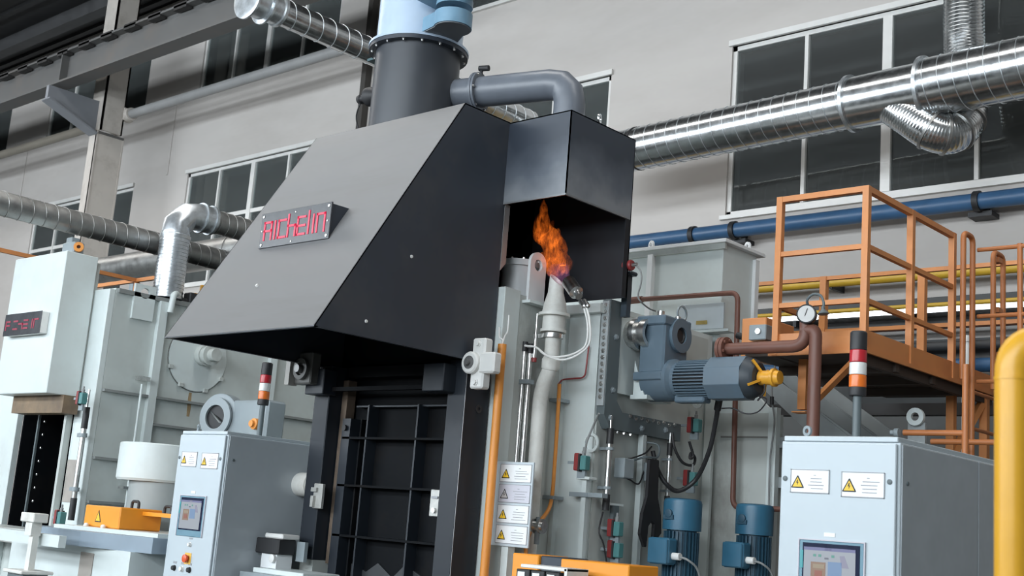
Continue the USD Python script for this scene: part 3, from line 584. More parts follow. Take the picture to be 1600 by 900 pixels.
for a, e in (((-5.729, 6.4, 2.846), (-5.7, 6.4, 2.086)), ((-5.691, 6.42, 2.834), (-5.659, 6.42, 2.089))):
    part('tube', cyl((a[0], a[1], 1.9), a, 0.018, 14), STEEL, pc)
    part('cap', cyl((a[0], a[1], a[2]-0.02), (a[0], a[1], a[2]+0.05), 0.021, 14), RUBBER, pc)
c = V3((-5.735, 6.4, 2.611)); part('clamp', [bx(c[0]-0.04, c[0]+0.09, c[1]-0.03, c[1]+0.03, c[2]-0.015, c[2]+0.015)], MIDGREY, pc)
og = thing('orange_pole', 'slim orange pole standing right of the black door frame', 'pole', (-5.64, 6.1, 0))
c = V3((-5.668, 6.1, 2.827))
part('shaft', cyl((c[0], c[1], 0), c, 0.03, 18), HOSEORANGE, og)
part('fork_hook', [tube(spline([c+V3((0, 0, -0.02)), c+V3((0, 0, 0.03)), c+V3((-0.03, 0, 0.05)), c+V3((-0.04, 0, 0.12))], 5), 0.006, 8), tube(spline([c, c+V3((0.02, 0, 0.06)), c+V3((0.04, 0, 0.09)), c+V3((0.04, 0, 0.2))], 5), 0.006, 8)], WHITE, og)
ho = thing('gas_hose', 'orange gas hose running down between burner pipe and chamber wall', 'hose', (-5.666, 6.7, 2.638))
part('hose', tube(spline([(-5.659, 6.72, 2.64), (-5.655, 6.72, 2.457), (-5.651, 6.72, 2.095), (-5.66, 6.72, 1.805), (-5.634, 6.6, 1.68), (-5.623, 6.5, 1.614), (-5.584, 6.4, 1.509), (-5.52, 6.35, 1.365)], 8), 0.014, 10), HOSEORANGE, ho)
for p in (V3((-5.685, 6.72, 2.526)), V3((-5.681, 6.72, 1.839))): part('bracket', bx(p[0]-0.08, p[0]+0.04, p[1]-0.01, p[1]+0.11, p[2]-0.012, p[2]+0.012), MIDGREY, ho)
ct = thing('impulse_tube', 'thin copper red tube bent in a corner on the white chamber front', 'tube', (-5.5, 6.8, 2.832))
part('line', tube([(-5.486, 6.81, 2.925), (-5.502, 6.81, 2.695), (-5.714, 6.81, 2.686), (-5.699, 6.76, 2.647)], 0.006, 8, fillet=0.04), SWITCHRED, ct)
vv = thing('hose_valve', 'small steel hose valve right of the warning plates', 'valve', (-5.504, 6.4, 1.633))
c = V3((-5.51, 6.42, 1.633))
part('body', [cyl(c+V3((-0.05, 0, 0)), c+V3((0.06, 0, 0)), 0.035, 14), ring(c+V3((0.03, 0, 0)), (1, 0, 0), 0.02, 0.05, 0.015, 16), ring(c+V3((-0.03, 0, 0)), (1, 0, 0), 0.02, 0.05, 0.015, 16)], STEEL, vv)
part('stem', [cyl(c, c+V3((0, 0, -0.12)), 0.018, 12), cyl(c, c+V3((0, 0, 0.06)), 0.015, 12)], MIDGREY, vv)

# ---- flame: a hot gas volume with ragged tongues
def flame(name, pts, rads, seed, lab, col_lo, col_hi):
    P_ = spline(pts, 7); R_ = np.interp(np.linspace(0, 1, len(P_)), np.linspace(0, 1, len(rads)), rads)
    m = tube(P_, 0.05, 22, rad=R_); m = m.subdivide()
    v = m.vertices.copy(); n = m.vertex_normals
    v += n * ((meshkit.fbm(v*np.array([16, 16, 9]) + seed, 3, seed) - 0.5) * 0.05)[:, None]
    m.vertices = v; return m
def flame_mat(name, ramp, strength):
    mats[name] = usdkit.material(stage, '/World/Looks/' + name, {
        'tc': ('texture_coordinate', {}), 'mp': ('mapping', {'scale': (20, 20, 8.0)}), 'n': ('noise_texture', {'scale': 1.3, 'detail': 5.0, 'roughness': 0.62, 'distortion': 1.6}),
        'r': ('rgb_ramp', {'ramp': ramp}), 'e': ('principled_volume', {'density': 0.6, 'color': (0.3, 0.12, 0.05), 'emission_strength': strength})},
        [('tc.object', 'mp.vector'), ('mp.vector', 'n.vector'), ('n.fac', 'r.fac'), ('r.color', 'e.emission_color')], volume='e.volume')
flame_mat('flame', [(0.40, (0.004, 0.0005, 0.0)), (0.50, (0.10, 0.016, 0.002)), (0.60, (0.55, 0.11, 0.010)), (0.72, (1.0, 0.26, 0.03))], 11.5)
flame_mat('flame_root', [(0.40, (0.01, 0.005, 0.015)), (0.7, (0.20, 0.075, 0.16))], 8.0)
FB = (-5.529, 6.5, 3.343)
fl = thing('flame', 'orange flame flickering up from the pilot burner inside the black box', 'flame', FB)
def fpart(name, pts, rads, seed, m='flame'): part(name, flame(name, pts, rads, seed, None, None, None), mats[m], fl, smooth=True)
fpart('blue_root', [(-5.506, 6.5, 3.286), (-5.524, 6.5, 3.352), (-5.559, 6.5, 3.411), (-5.587, 6.5, 3.459)], [0.03, 0.075, 0.085, 0.03], 5, 'flame_root')
fpart('main_tongue', [(-5.557, 6.5, 3.392), (-5.587, 6.5, 3.459), (-5.618, 6.5, 3.537), (-5.649, 6.5, 3.615), (-5.699, 6.5, 3.696), (-5.73, 6.5, 3.775), (-5.725, 6.5, 3.842), (-5.736, 6.5, 3.901), (-5.742, 6.5, 3.959)], [0.05, 0.085, 0.082, 0.07, 0.066, 0.05, 0.032, 0.024, 0.003], 3)
fpart('side_tongue', [(-5.493, 6.48, 3.382), (-5.485, 6.47, 3.453), (-5.515, 6.47, 3.521), (-5.509, 6.47, 3.585), (-5.551, 6.47, 3.664), (-5.562, 6.47, 3.722)], [0.03, 0.055, 0.045, 0.032, 0.018, 0.003], 11)
fpart('side_tongue', [(-5.628, 6.52, 3.467), (-5.699, 6.52, 3.52), (-5.75, 6.52, 3.544), (-5.797, 6.52, 3.529)], [0.05, 0.04, 0.026, 0.004], 19)
fpart('side_tongue', [(-5.727, 6.53, 3.658), (-5.787, 6.53, 3.712), (-5.817, 6.53, 3.773), (-5.804, 6.53, 3.829), (-5.784, 6.53, 3.875)], [0.045, 0.045, 0.034, 0.022, 0.003], 23)
fpart('side_tongue', [(-5.576, 6.46, 3.571), (-5.571, 6.46, 3.645), (-5.613, 6.46, 3.715), (-5.606, 6.46, 3.771)], [0.05, 0.046, 0.028, 0.003], 31)

# ---- warning plates
def warn_plate(t, x0, x1, y, z0, z1, m=PLATE, tri_m=WARNY, seed=0, face='y'):
    pl = part('plate', bx(x0, x1, y-0.004, y, z0, z1, 0.0015), m, t)
    h = z1-z0; w = x1-x0; q = y-0.004
    part('border', [bx(x0, x1, q-0.001, q, z0, z0+0.004), bx(x0, x1, q-0.001, q, z1-0.004, z1), bx(x0, x0+0.004, q-0.001, q, z0, z1), bx(x1-0.004, x1, q-0.001, q, z0, z1)], INKGREY, pl)
    s = h*0.27; cx = x0+w*0.19; cz = z0+h*0.45
    part('warning_triangle', prism(Polygon([(cx-s, cz-s*0.8), (cx+s, cz-s*0.8), (cx, cz+s*0.95)]).buffer(0.003), 'y', q-0.001, q), INK, pl)
    part('triangle_field', prism([(cx-s*0.86, cz-s*0.72), (cx+s*0.86, cz-s*0.72), (cx, cz+s*0.78)], 'y', q-0.002, q-0.0009), tri_m, pl)
    part('symbol', [prism([(cx-s*0.05, cz+s*0.38), (cx-s*0.22, cz-s*0.12), (cx, cz-s*0.08), (cx-s*0.06, cz-s*0.5), (cx+s*0.2, cz+s*0.04), (cx, cz+s*0.0), (cx+s*0.1, cz+s*0.38)], 'y', q-0.003, q-0.0019)], INK, pl)
    r = random.Random(seed); ln = []
    for k in range(5):
        z = z1-h*(0.24+0.14*k); a = x0+w*(0.46+r.uniform(0, .08)); b = x1-w*(0.08+r.uniform(0, .12))
        if k == 0: a, b = x0+w*0.6, x0+w*0.66
        ln.append(bx(a, b, q-0.0008, q, z-h*0.016, z+h*0.016))
    part('print_lines', ln, INKGREY, pl)
    return pl
wp2 = thing('warning_board', 'pale board of four stacked warning plates right of the orange pole', 'warning board', (-5.6, 6.2, 1.5))
YW = 6.2
x0, x1 = -5.697, -5.404; z0, z1 = 1.495, 2.032
part('board', bx(x0-0.03, x1+0.012, YW, YW+0.015, z0-0.01, z1+0.01, 0.003), CABINET, wp2)
part('post', bx(x0+0.06, x0+0.12, YW+0.015, YW+0.08, 0, z1-0.05), ENAMEL, wp2)
hh = (z1-z0)/4
for k in range(4): warn_plate(wp2, x0+0.014, x1, YW, z0+k*hh+0.008, z0+(k+1)*hh-0.006, PLATELILAC if k == 2 else PLATE, mat('faded_triangle', (0.45, 0.43, 0.42), 0.5) if k == 2 else WARNY, k)

# ---- grey bolted flange frame and gear motor
ff = thing('flange_frame', 'dark grey bolted U shaped steel frame on the furnace side', 'frame', (-5.33, 7.3, 2.3))
FX0 = -5.411
FX1 = -5.34
zl, zm = 2.341, 2.522
ush = Polygon([(6.85, 3.262), (6.85, 2.44), (6.92, 2.345), (7.80, 2.345), (7.80, 2.475), (7.06, 2.475), (6.985, 2.55), (6.985, 3.262)])
part('frame', prism(ush, 'x', FX0, FX1), DKGREY, ff, smooth=False)
part('packing_strip', bx(-5.408, -5.345, 6.838, 6.85, 2.5, 3.25), mat('packing_grey', (0.34, 0.37, 0.38), 0.5), ff)
for k in range(15): part('bolt', hexbolt((-5.375, 6.838, 2.56+k*0.047), (0, -1, 0), 0.012, 0.012), STEEL, ff)
for k in range(9): part('bolt', hexbolt((FX1, 7.15+k*0.07, 2.462-0.01*(k % 2)), (1, 0, 0), 0.010, 0.014), STEEL, ff)
for y, z in ((6.92, 2.42), (6.93, 2.62), (6.93, 3.0), (7.3, 2.39), (7.6, 2.41)): part('bolt', hexbolt((FX1, y, z), (1, 0, 0), 0.016, 0.016), MIDGREY, ff)
for k in range(3): part('bolt', hexbolt((-5.37, 7.05+0.08*k, 2.34), (0, 0, -1), 0.012, 0.014), STEEL, ff)
GX1 = -5.053
GX0 = -5.272
GT = 3.181
GB = 2.583
gm = thing('gear_motor', 'blue grey gear motor with finned barrel and yellow end fitting', 'gear motor', ((GX0+GX1)/2, 7.25, GB))
gb = part('gearbox', [bx(GX0, GX1, 7.12, 7.42, GB+0.18, GT-0.02, 0.015), bx(GX0-0.03, GX1+0.005, 7.10, 7.44, GB+0.13, GB+0.19, 0.008), lathe(((GX0), 7.27, GB+0.15), (1, 0, 0), [(0.02, 0.155), (GX1-GX0-0.02, 0.155), (GX1-GX0, 0.145)], 32)], MOTORGREY, gm)
part('gearbox_lid', bx(GX0-0.02, GX1+0.01, 7.10, 7.44, GT-0.07, GT, 0.01), MOTORGREY, gb)
hc = (GX1, 7.30, 3.058)
part('output_hub', ring(hc, (1, 0, 0), 0.06, 0.125, 0.025, 36), MOTORGREY, gb)
part('hub_bore', lathe(hc, (1, 0, 0), [(0, 0.065), (0.012, 0.062), (0.014, 0.05), (0.004, 0.045)], 28), RUBBER, gb)
part('breather_cap', cyl((GX0+0.12, 7.2, GT), (GX0+0.12, 7.2, GT+0.045), 0.028, 14), STEEL, gb)
part('breather_cap', [cyl((GX0+0.16, 7.36, GT), (GX0+0.16, 7.36, GT+0.03), 0.022, 14)], STEEL, gb)
part('lifting_eye', ring((GX1-0.06, 7.40, GT+0.06), (1, 0, 0), 0.05, 0.062, 0.012, 20), MIDGREY, gb)
MZ = 2.728
MYY = 7.25
MA = GX1
MB_ = -4.705
MC = -4.42
MD = -4.345
part('motor_flange', lathe((MA, MYY, MZ), (1, 0, 0), [(0, 0.15), (0.03, 0.15), (0.05, 0.125), (0.08, 0.125)], 36), MOTORGREY, gm)
st = part('stator', cyl((MA+0.05, MYY, MZ), (MB_, MYY, MZ), 0.115, 36), RUBBER, gm)
for k in range(36):
    a = 2*math.pi*k/36; part('cooling_fin', bar((MA+0.085, MYY+0.125*math.cos(a), MZ+0.125*math.sin(a)), (MB_, MYY+0.125*math.cos(a), MZ+0.125*math.sin(a)), 0.028, 0.008, side=(0, -math.sin(a), math.cos(a))), MOTORGREY, st)
oct_ = lambda r, y, z: Polygon([(y+r*math.cos(a)/math.cos(math.pi/8)*0.985, z+r*math.sin(a)/math.cos(math.pi/8)*0.985) for a in np.arange(8)*math.pi/4+math.pi/8]).buffer(0.012, 3)
part('fan_cowl', prism(oct_(0.135, MYY, MZ), 'x', MB_, MC), MOTORGREY, gm, smooth=25)
part('cowl_end', lathe((MC, MYY, MZ), (1, 0, 0), [(0, 0.145), (MD-MC-0.02, 0.125), (MD-MC, 0.10)], 32), mat('cowl_dark', (0.035, 0.045, 0.055), 0.5), gm)
part('terminal_duct', bx(MA+0.05, MA+0.3, MYY-0.05, MYY+0.05, MZ-0.165, MZ-0.11, 0.01), MOTORGREY, gm)
en = part('encoder', [lathe((MD+0.005, MYY, MZ), (1, 0, 0), [(0, 0.05), (0.09, 0.05), (0.095, 0.062), (0.115, 0.062), (0.12, 0.05), (0.15, 0.045)], 24)], mat('encoder_yellow', (0.70, 0.34, 0.03), 0.4), gm, label='yellow encoder cap')
for a in (0.5, 2.2, 3.6, 5.4): part('strut', bar((MD+0.03, MYY+0.04*math.cos(a), MZ+0.04*math.sin(a)), (MD-0.012, MYY+0.14*math.cos(a), MZ+0.14*math.sin(a)), 0.016), mats['encoder_yellow'], en)
part('cable', tube(spline([(MD+0.06, MYY-0.04, MZ-0.05), (MD+0.07, MYY-0.05, MZ-0.1), (MD+0.02, MYY-0.05, MZ-0.16)], 6), 0.006, 6), RUBBER, en)
cp = thing('shaft_coupling', 'bare steel shaft coupling between grey frame and gear box', 'coupling', (GX0-0.1, 7.25, GB+0.4))
part('coupling', lathe((FX1-0.04, 7.15, hc[2]), (1, 0, 0), [(0, 0.10), (0.06, 0.10), (0.06, 0.12), (0.1, 0.12), (0.1, 0.095), (0.14, 0.095), (0.14, 0.11), (0.19, 0.11), (0.19, 0.08), (abs(GX0-FX1)+0.03, 0.08)], 32), STEEL, cp)
mb = thing('motor_bracket', 'white angled bracket carrying the gear motor on the grey frame', 'bracket', (-5.2, 7.25, GB))
part('base_shelf', bx(FX1, GX0+0.08, 7.14, 7.44, GB+0.0, GB+0.03), ENAMEL, mb)
part('back_plate', bx(FX1-0.06, FX1-0.03, 6.99, 7.5, GB+0.03, GT), ENAMEL, mb)
part('gusset', prism([(FX1+0.02, GB+0.03), (GX0+0.05, GB+0.03), (FX1+0.02, GB+0.28)], 'y', 7.145, 7.16), ENAMEL, mb)
part('gusset', prism([(FX1+0.02, GB+0.03), (GX0+0.05, GB+0.03), (FX1+0.02, GB+0.28)], 'y', 7.42, 7.435), ENAMEL, mb)
part('top_shelf', bx(FX1, GX0, 7.14, 7.44, GT-0.06, GT-0.03), ENAMEL, mb)
mc = thing('motor_cable', 'thick black cable looping below the gear motor to the furnace side', 'cable', (-5.2, 7.605, 1.962))
part('cable', tube(spline([(-4.75, 7.394, 2.615), (-4.85, 7.514, 2.458), (-4.95, 7.602, 2.26), (-5.1, 7.68, 2.064), (-5.2, 7.605, 1.967), (-5.25, 7.51, 2.014), (-5.32, 7.486, 2.126), (-5.36, 7.483, 2.241)], 8), 0.017, 10), RUBBER, mc)
part('ferrule', cyl((-4.8, 7.454, 2.542), (-4.75, 7.401, 2.634), 0.026, 12), RUBBER, mc)

# ---- limit switches: one is built, the others refer to it
def limit_switch(c, label):
    t = thing('limit_switch', label, 'switch', c, 'red and teal limit switches on the furnace'); x, y, z = c
    part('housing', bx(x-0.035, x+0.01, y-0.03, y+0.03, z-0.06, z+0.06, 0.006), SWITCHRED, t)
    part('cover', bx(x+0.02, x+0.07, y-0.03, y+0.03, z-0.055, z+0.045, 0.006), SWITCHGREEN, t)
    part('spine', bx(x+0.008, x+0.022, y-0.033, y+0.033, z-0.065, z+0.055), RUBBER, t)
    part('lever', bx(x-0.10, x-0.03, y-0.012, y-0.004, z-0.015, z+0.005), MIDGREY, t)
    part('gland', lathe((x+0.03, y, z+0.045), (0, 0, 1), [(0, 0.014), (0.03, 0.014), (0.035, 0.009), (0.06, 0.008)], 10), CABLEGREY, t)
    part('mount', bx(x-0.02, x+0.05, y+0.0, y+0.02, z-0.11, z-0.05), MIDGREY, t)
    return t
ls = limit_switch((-5.441, 6.74, 2.092), 'red and teal limit switch on a stand in front of the white chamber wall')
dup(ls, (-5.3, 6.98, 1.662), 'red and teal limit switch, upper of the pair above the amber box')
dup(ls, (-5.3, 6.994, 1.518), 'red and teal limit switch, lower of the pair above the amber box')
dup(ls, (-5.3, 7.878, 2.079), 'red and teal limit switch above the nearer blue pump motor')
dup(ls, (-5.28, 7.865, 2.478), 'dark red and green limit switch at the end of the grey frame')
dup(ls, (-10.2, 5.552, 2.444), 'red and teal limit switch at the top right of the left furnace opening')
dup(ls, (-9.812, 5.3, 1.407), 'red and teal limit switch at the lower right of the left furnace opening')
sc = thing('switch_cable', 'grey cable from the grey frame to the limit switch stand', 'cable', (-5.333, 6.72, 2.278))
part('cable', tube(spline([(-5.27, 6.702, 2.426), (-5.356, 6.75, 2.334), (-5.375, 6.72, 2.233), (-5.393, 6.73, 2.154)], 8), 0.008, 8), CABLEGREY, sc)
ss = thing('switch_stand', 'white slim stand under the limit switch on the chamber front', 'stand', (-5.388, 6.76, 1.409))
c = V3((-5.411, 6.77, 1.994)); part('post', [bx(c[0]-0.02, c[0]+0.02, 6.765, 6.805, 0, c[2])], ENAMEL, ss)
part('head', bx(c[0]-0.06, c[0]+0.06, 6.74, 6.83, c[2]-0.02, c[2], 0.004), ENAMEL, ss)
c = V3((-5.387, 6.76, 1.871)); part('arm', [bx(c[0]-0.14, c[0]+0.02, 6.75, 6.83, c[2]-0.015, c[2]+0.015), bx(c[0]+0.03, c[0]+0.16, 6.74, 6.80, c[2]-0.015, c[2]+0.015)], MIDGREY, ss)
pt_ = thing('switch_post', 'dark slotted post carrying two limit switches above the amber box', 'post', (-5.33, 7.048, 1.379))
c = V3((-5.34, 7.031, 1.817)); part('post', [bx(c[0]-0.015, c[0]+0.02, c[1]-0.03, c[1]+0.03, 0, c[2])], DKGREY, pt_)
part('foot_plate', bx(c[0]-0.05, c[0]+0.02, c[1]-0.08, c[1]+0.08, c[2], c[2]+0.015), ENAMEL, pt_)
pw = thing('switch_cable', 'thin dark cable beside the slotted post above the amber box', 'cable', (-5.33, 6.876, 1.633))
part('cable', tube(spline([(-5.35, 6.917, 1.765), (-5.33, 6.862, 1.632), (-5.31, 6.895, 1.548), (-5.31, 6.944, 1.42)], 8), 0.006, 8), RUBBER, pw)
# ---- vertical silver strut tubes
def strut(c, L, label, cap=0.03):
    t = thing('gas_strut', label, 'strut', c, None); x, y, z = c
    part('barrel', cyl((x, y, z), (x, y, z+L), 0.022, 18), STEEL, t)
    part('cap', cyl((x, y, z-0.05), (x, y, z+0.06), 0.026, 18), RUBBER, t); part('cap', cyl((x, y, z+L-0.06), (x, y, z+L+0.05), 0.026, 18), RUBBER, t)
    for q in (0.2, 0.78): part('clip', [ring((x, y, z+L*q), (0, 0, 1), 0.02, 0.033, 0.02, 16), bx(x-0.08, x-0.02, y-0.01, y+0.03, z+L*q, z+L*q+0.02)], MIDGREY, t)
    part('rod', cyl((x, y, z+L), (x, y, z+L+0.14), 0.009, 10), STEEL, t)
    return t
s1 = strut((-5.33, 6.921, 1.828), 0.47, 'silver strut tube with black caps below the front of the grey frame')
dup(s1, (-5.33, 7.654, 1.877), 'slim silver strut tube with black caps beside the hanging spanner', scale=(0.8, 0.8, 0.85))
dup(s1, (-10.25, 5.653, 1.466), 'silver strut tube right of the left furnace opening', scale=(1.1, 1.1, 1.75))

# hanging spanner and its rod, small control box
sp = thing('spanner', 'big black open-end spanner hanging on the furnace side', 'spanner', (-5.25, 7.351, 2.161))
a, e = V3((-5.25, 7.32, 2.159)), V3((-5.25, 7.386, 1.799)); zt, zb_ = a[2], e[2]; yc = e[1]-0.03
prof = Polygon([(yc-0.05, zt), (yc+0.04, zt), (yc+0.05, zb_+0.1), (yc+0.10, zb_-0.02), (yc+0.115, zb_-0.14), (yc+0.045, zb_-0.20), (yc+0.05, zb_-0.08), (yc, zb_-0.05), (yc-0.05, zb_-0.10), (yc-0.06, zb_-0.24), (yc-0.115, zb_-0.16), (yc-0.10, zb_-0.02), (yc-0.055, zb_+0.1)]).buffer(0.012, 4)
part('handle', prism(prof, 'x', -5.27, -5.245), RUBBER, sp)
part('hook', tube(spline([(-5.41, yc-0.1, zt-0.02), (-5.26, yc-0.1, zt+0.02), (-5.24, yc+0.02, zt+0.03), (-5.26, yc+0.05, zt+0.12), (-5.37, yc+0.02, zt+0.14)], 6), 0.008, 8), DKGREY, sp)
hr = thing('push_rod', 'upright worn steel rod left of the hanging spanner', 'rod', (-5.3, 7.379, 1.615))
a, e = V3((-5.3, 7.355, 2.115)), V3((-5.3, 7.365, 1.592)); part('rod', cyl((-5.3, a[1], e[2]), (-5.3, a[1], a[2]), 0.025, 16), STEEL, hr); part('sleeve', cyl((-5.3, a[1], a[2]-0.1), (-5.3, a[1], a[2]+0.03), 0.034, 16), MIDGREY, hr)
c = V3((-5.3, 7.108, 2.093)); jb = thing('junction_box', 'small grey junction box with looped wires on the furnace side', 'junction box', c)
part('box', bx(-5.37, -5.28, c[1]-0.07, c[1]+0.05, c[2]-0.08, c[2]+0.06, 0.006), MIDGREY, jb)
part('wire', tube(spline([(-5.3, c[1], c[2]-0.08), (-5.3, 7.147, 2.006), (-5.3, 7.249, 1.987), (-5.32, 7.337, 2.09)], 7), 0.006, 6), RUBBER, jb)
part('wire', tube(spline([(-5.3, c[1], c[2]+0.06), (-5.3, 7.17, 2.166), (-5.3, 7.306, 2.211), (-5.34, 7.436, 2.27)], 7), 0.006, 6), RUBBER, jb)
lc = thing('looped_cable', 'dark cable loop hanging under the end of the grey frame', 'cable', (-5.3, 7.815, 2.203))
part('cable', tube(spline([(-5.33, 7.673, 2.399), (-5.3, 7.673, 2.285), (-5.28, 7.753, 2.188), (-5.28, 7.891, 2.177), (-5.28, 7.921, 2.232), (-5.28, 7.866, 2.266), (-5.27, 7.837, 2.225), (-5.26, 7.863, 2.247), (-5.27, 7.818, 2.348)], 8), 0.011, 8), RUBBER, lc)
c = V3((-5.428, 6.838, 2.236)); part('inspection_port', ring((c[0], 6.838, c[2]), (0, -1, 0), 0.05, 0.07, 0.012, 24), ENAMEL, body)
c = V3((-5.31, 7.973, 2.663)); part('lifting_eye', ring((-5.32, c[1], c[2]), (0, 1, 0), 0.02, 0.045, 0.015, 18), ENAMEL, body)

# ---- pump motors
def pump(c, label, s=1.0):
    t = thing('pump_motor', label, 'motor', c, None); x, y, z = c
    part('cowl', lathe((x, y, z+0.37), (0, 0, 1), [(0, 0.132), (0, 0.136), (0.19, 0.136), (0.212, 0.128), (0.22, 0.105)], 36), PUMPBLUE, t)
    st = part('stator', cyl((x, y, z-0.2), (x, y, z+0.37), 0.105, 32), mat('pump_dark', (0.022, 0.07, 0.11), 0.5), t)
    for k in range(26):
        a = 2*math.pi*k/26; part('cooling_fin', bar((x+0.113*math.cos(a), y+0.113*math.sin(a), z-0.1), (x+0.113*math.cos(a), y+0.113*math.sin(a), z+0.36), 0.026, 0.008, side=(-math.sin(a), math.cos(a), 0)), mats['pump_dark'], st)
    tb = part('terminal_box', bx(x-0.11, x+0.06, y-0.24, y-0.13, z+0.13, z+0.31, 0.014), PUMPBLUE, t)
    part('box_lid', bx(x-0.105, x+0.055, y-0.252, y-0.238, z+0.135, z+0.305, 0.006), PUMPBLUE, tb)
    part('gland', [cyl((x+0.06, y-0.18, z+0.19), (x+0.12, y-0.18, z+0.19), 0.025, 14)], WHITE, tb)
    part('cable', tube(spline([(x+0.11, y-0.18, z+0.19), (x+0.19, y-0.18, z+0.17), (x+0.22, y-0.1, z+0.1), (x+0.2, y, z-0.1)], 6), 0.008, 8), CABLEGREY, tb)
    part('grille_badge', [lathe((x-0.02, y-0.13, z+0.48), (0, -1, 0), [(0, 0.03), (0.02, 0.03), (0.022, 0.02)], 16), bx(x-0.06, x+0.02, y-0.147, y-0.13, z+0.44, z+0.47)], mats['pump_dark'], t)
    return t
p1_ = pump((-5, 7.378, 1.313), 'blue upright pump motor nearer the hanging spanner, large finned body')
dup(p1_, (-4.762, 7.95, 1.323), 'blue upright pump motor below the brown bent tube, farther right')
part('pump_deck', bx(-5.38, -4.3, 6.9, 8.29, 0, 1.112), ENAMEL, body)

# ---- rear tank and quench chamber
TY, TX, TZ = 8.4, -5.42, 4.04
rt = thing('rear_tank', 'tall white rimmed tank behind the gear motor', 'tank', (-6.2, 8.6, 2.6))
part('shell', bx(-7.4, TX, TY, 8.92, 2.622, TZ, 0.004), ENAMEL, rt)
part('rim', bx(-7.45, TX+0.05, TY-0.05, 8.98, TZ-0.01, TZ+0.02, 0.003), PLATE, rt)
part('rim_angle', [bx(-7.4, TX+0.03, TY-0.03, TY, TZ-0.06, TZ-0.01)], ENAMELOLD, rt)
for p in (1020,): part('stiffener', bx(-6.127-0.02, -6.127+0.03, TY-0.05, TY, 3.2, TZ-0.05), PLATE, rt)
part('edge_stiffener', bx(TX, TX+0.03, 8.86, 8.92, 2.622, TZ-0.05), PLATE, rt)
for p in ((-6.182, 8.43), (TX-0.03, 8.80)): part('lifting_eye', ring((p[0], p[1], TZ+0.055), (0.5, 1, 0), 0.022, 0.042, 0.018, 18), PLATE, rt)
part('recess_panel', bx(-5.816, -5.38, TY-0.02, TY, 3.318, 3.532, 0.003), mat('panel_grey', (0.42, 0.47, 0.50), 0.5), rt)
part('lower_ledge', bx(-6.5, -5.265, 8.28, TY, 3.288-0.015, 3.288+0.005), ENAMEL, rt)
part('brass_tag', bx(-5.624, -5.519, 8.355, 8.36, 3.354, 3.386), mat('brass', (0.55, 0.42, 0.15), 0.4, 0.7), rt)
qc = thing('quench_chamber', 'wide white chamber with gusset plates under the orange platform', 'chamber', (-5.5, 9.5, 0))
QX = -4.803
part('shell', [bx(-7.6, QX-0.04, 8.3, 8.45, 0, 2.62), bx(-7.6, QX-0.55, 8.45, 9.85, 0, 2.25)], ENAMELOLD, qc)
part('shoulder', prism([(TX, 2.62), (QX-0.05, 2.62), (TX+0.2, 2.95), (TX, 3.05)], 'y', 8.31, 8.36), ENAMEL, qc)
part('corner_post', bx(QX-0.07, QX, 8.28, 8.34, 0, 2.66), ENAMEL, qc)
part('panel_joint', bx(-5.3, QX-0.07, 8.293, 8.301, 2.428, 2.428+0.012), mat('joint_dark', (0.16, 0.16, 0.15), 0.6), qc)
GUS = mat('gusset_grey', (0.27, 0.295, 0.30), 0.5, var=0.12, scale=2, dirt=(0.15, 0.13, 0.12))
for z in (2.10, 2.40): part('side_rib', bx(QX-0.04, QX+0.08, 8.34, 9.85, z-0.04, z+0.04), GUS, qc)
for k in range(3):
    y = 8.55+0.6*k
    part('gusset', [prism([(QX-0.5, 3.02), (QX-0.38, 3.06), (QX+0.62, 2.36), (QX+0.62, 2.20), (QX+0.48, 2.20)], 'y', y, y+0.03), bar((QX-0.42, y+0.015, 3.05), (QX+0.62, y+0.015, 2.36), 0.012, 0.05)], GUS, qc, label='sloping grey gusset plate', smooth=False)
    part('upright', bx(QX+0.5, QX+0.56, y, y+0.06, 0, 2.3), GUS, qc)
part('long_rib', bx(QX+0.48, QX+0.58, 8.5, 9.85, 2.12, 2.2), GUS, qc)
ey = V3((-3.833, 8.6, 2.62)); part('lifting_eye', ring((ey[0], 8.58, ey[2]), (0, -1, 0), 0.03, 0.065, 0.03, 20), ENAMEL, qc)
part('eye_plate', bx(ey[0]-0.07, ey[0]+0.06, 8.59, 8.62, ey[2]-0.30, ey[2]-0.04), GUS, qc)

# ---- brown pipes and pressure gauge
bt = thing('brown_tube', 'thin brown tube bent over the white tank and down its face', 'tube', (-5.134, 8.2, 2.834))
part('line', tube([(-6.09, 8.2, 3.566), (-5.141, 8.2, 3.559), (-5.105, 8.2, 1.89), (-4.668, 8.2, 1.896)], 0.021, 12, fillet=0.07), RUST, bt)
part('union', [cyl((-6.196, 8.2, 3.562), (-6.07, 8.2, 3.565), 0.03, 12)], RUST, bt)
part('brass_nipple', cyl((-6.236, 8.2, 3.565), (-6.189, 8.2, 3.562), 0.022, 12), mats['brass'], bt)
gpipe = thing('flanged_pipe', 'thick rusty brown goose-neck pipe with a flange in front of the orange platform', 'pipe', (-3.946, 7.25, 2.345))
g0, g1, g2 = (-4.654, 7.25, 2.935), (-4.011, 7.25, 2.898), (-4.028, 7.25, 3.109)
g3, g4 = (-3.952, 7.25, 3.079), (-3.94, 7.25, 2.304)
part('riser', tube([g0, (g1[0], 7.25, g0[2]), (g1[0], 7.25, g2[2]+0.02)], 0.042, 18, fillet=0.15, steps=8), RUST, gpipe)
part('downcomer', tube([(g1[0]-0.02, 7.25, g3[2]-0.04), (g3[0]+0.015, 7.25, g3[2]-0.04), (g3[0]+0.015, 7.25, 0)], 0.042, 18, fillet=0.05, steps=8), RUST, gpipe)
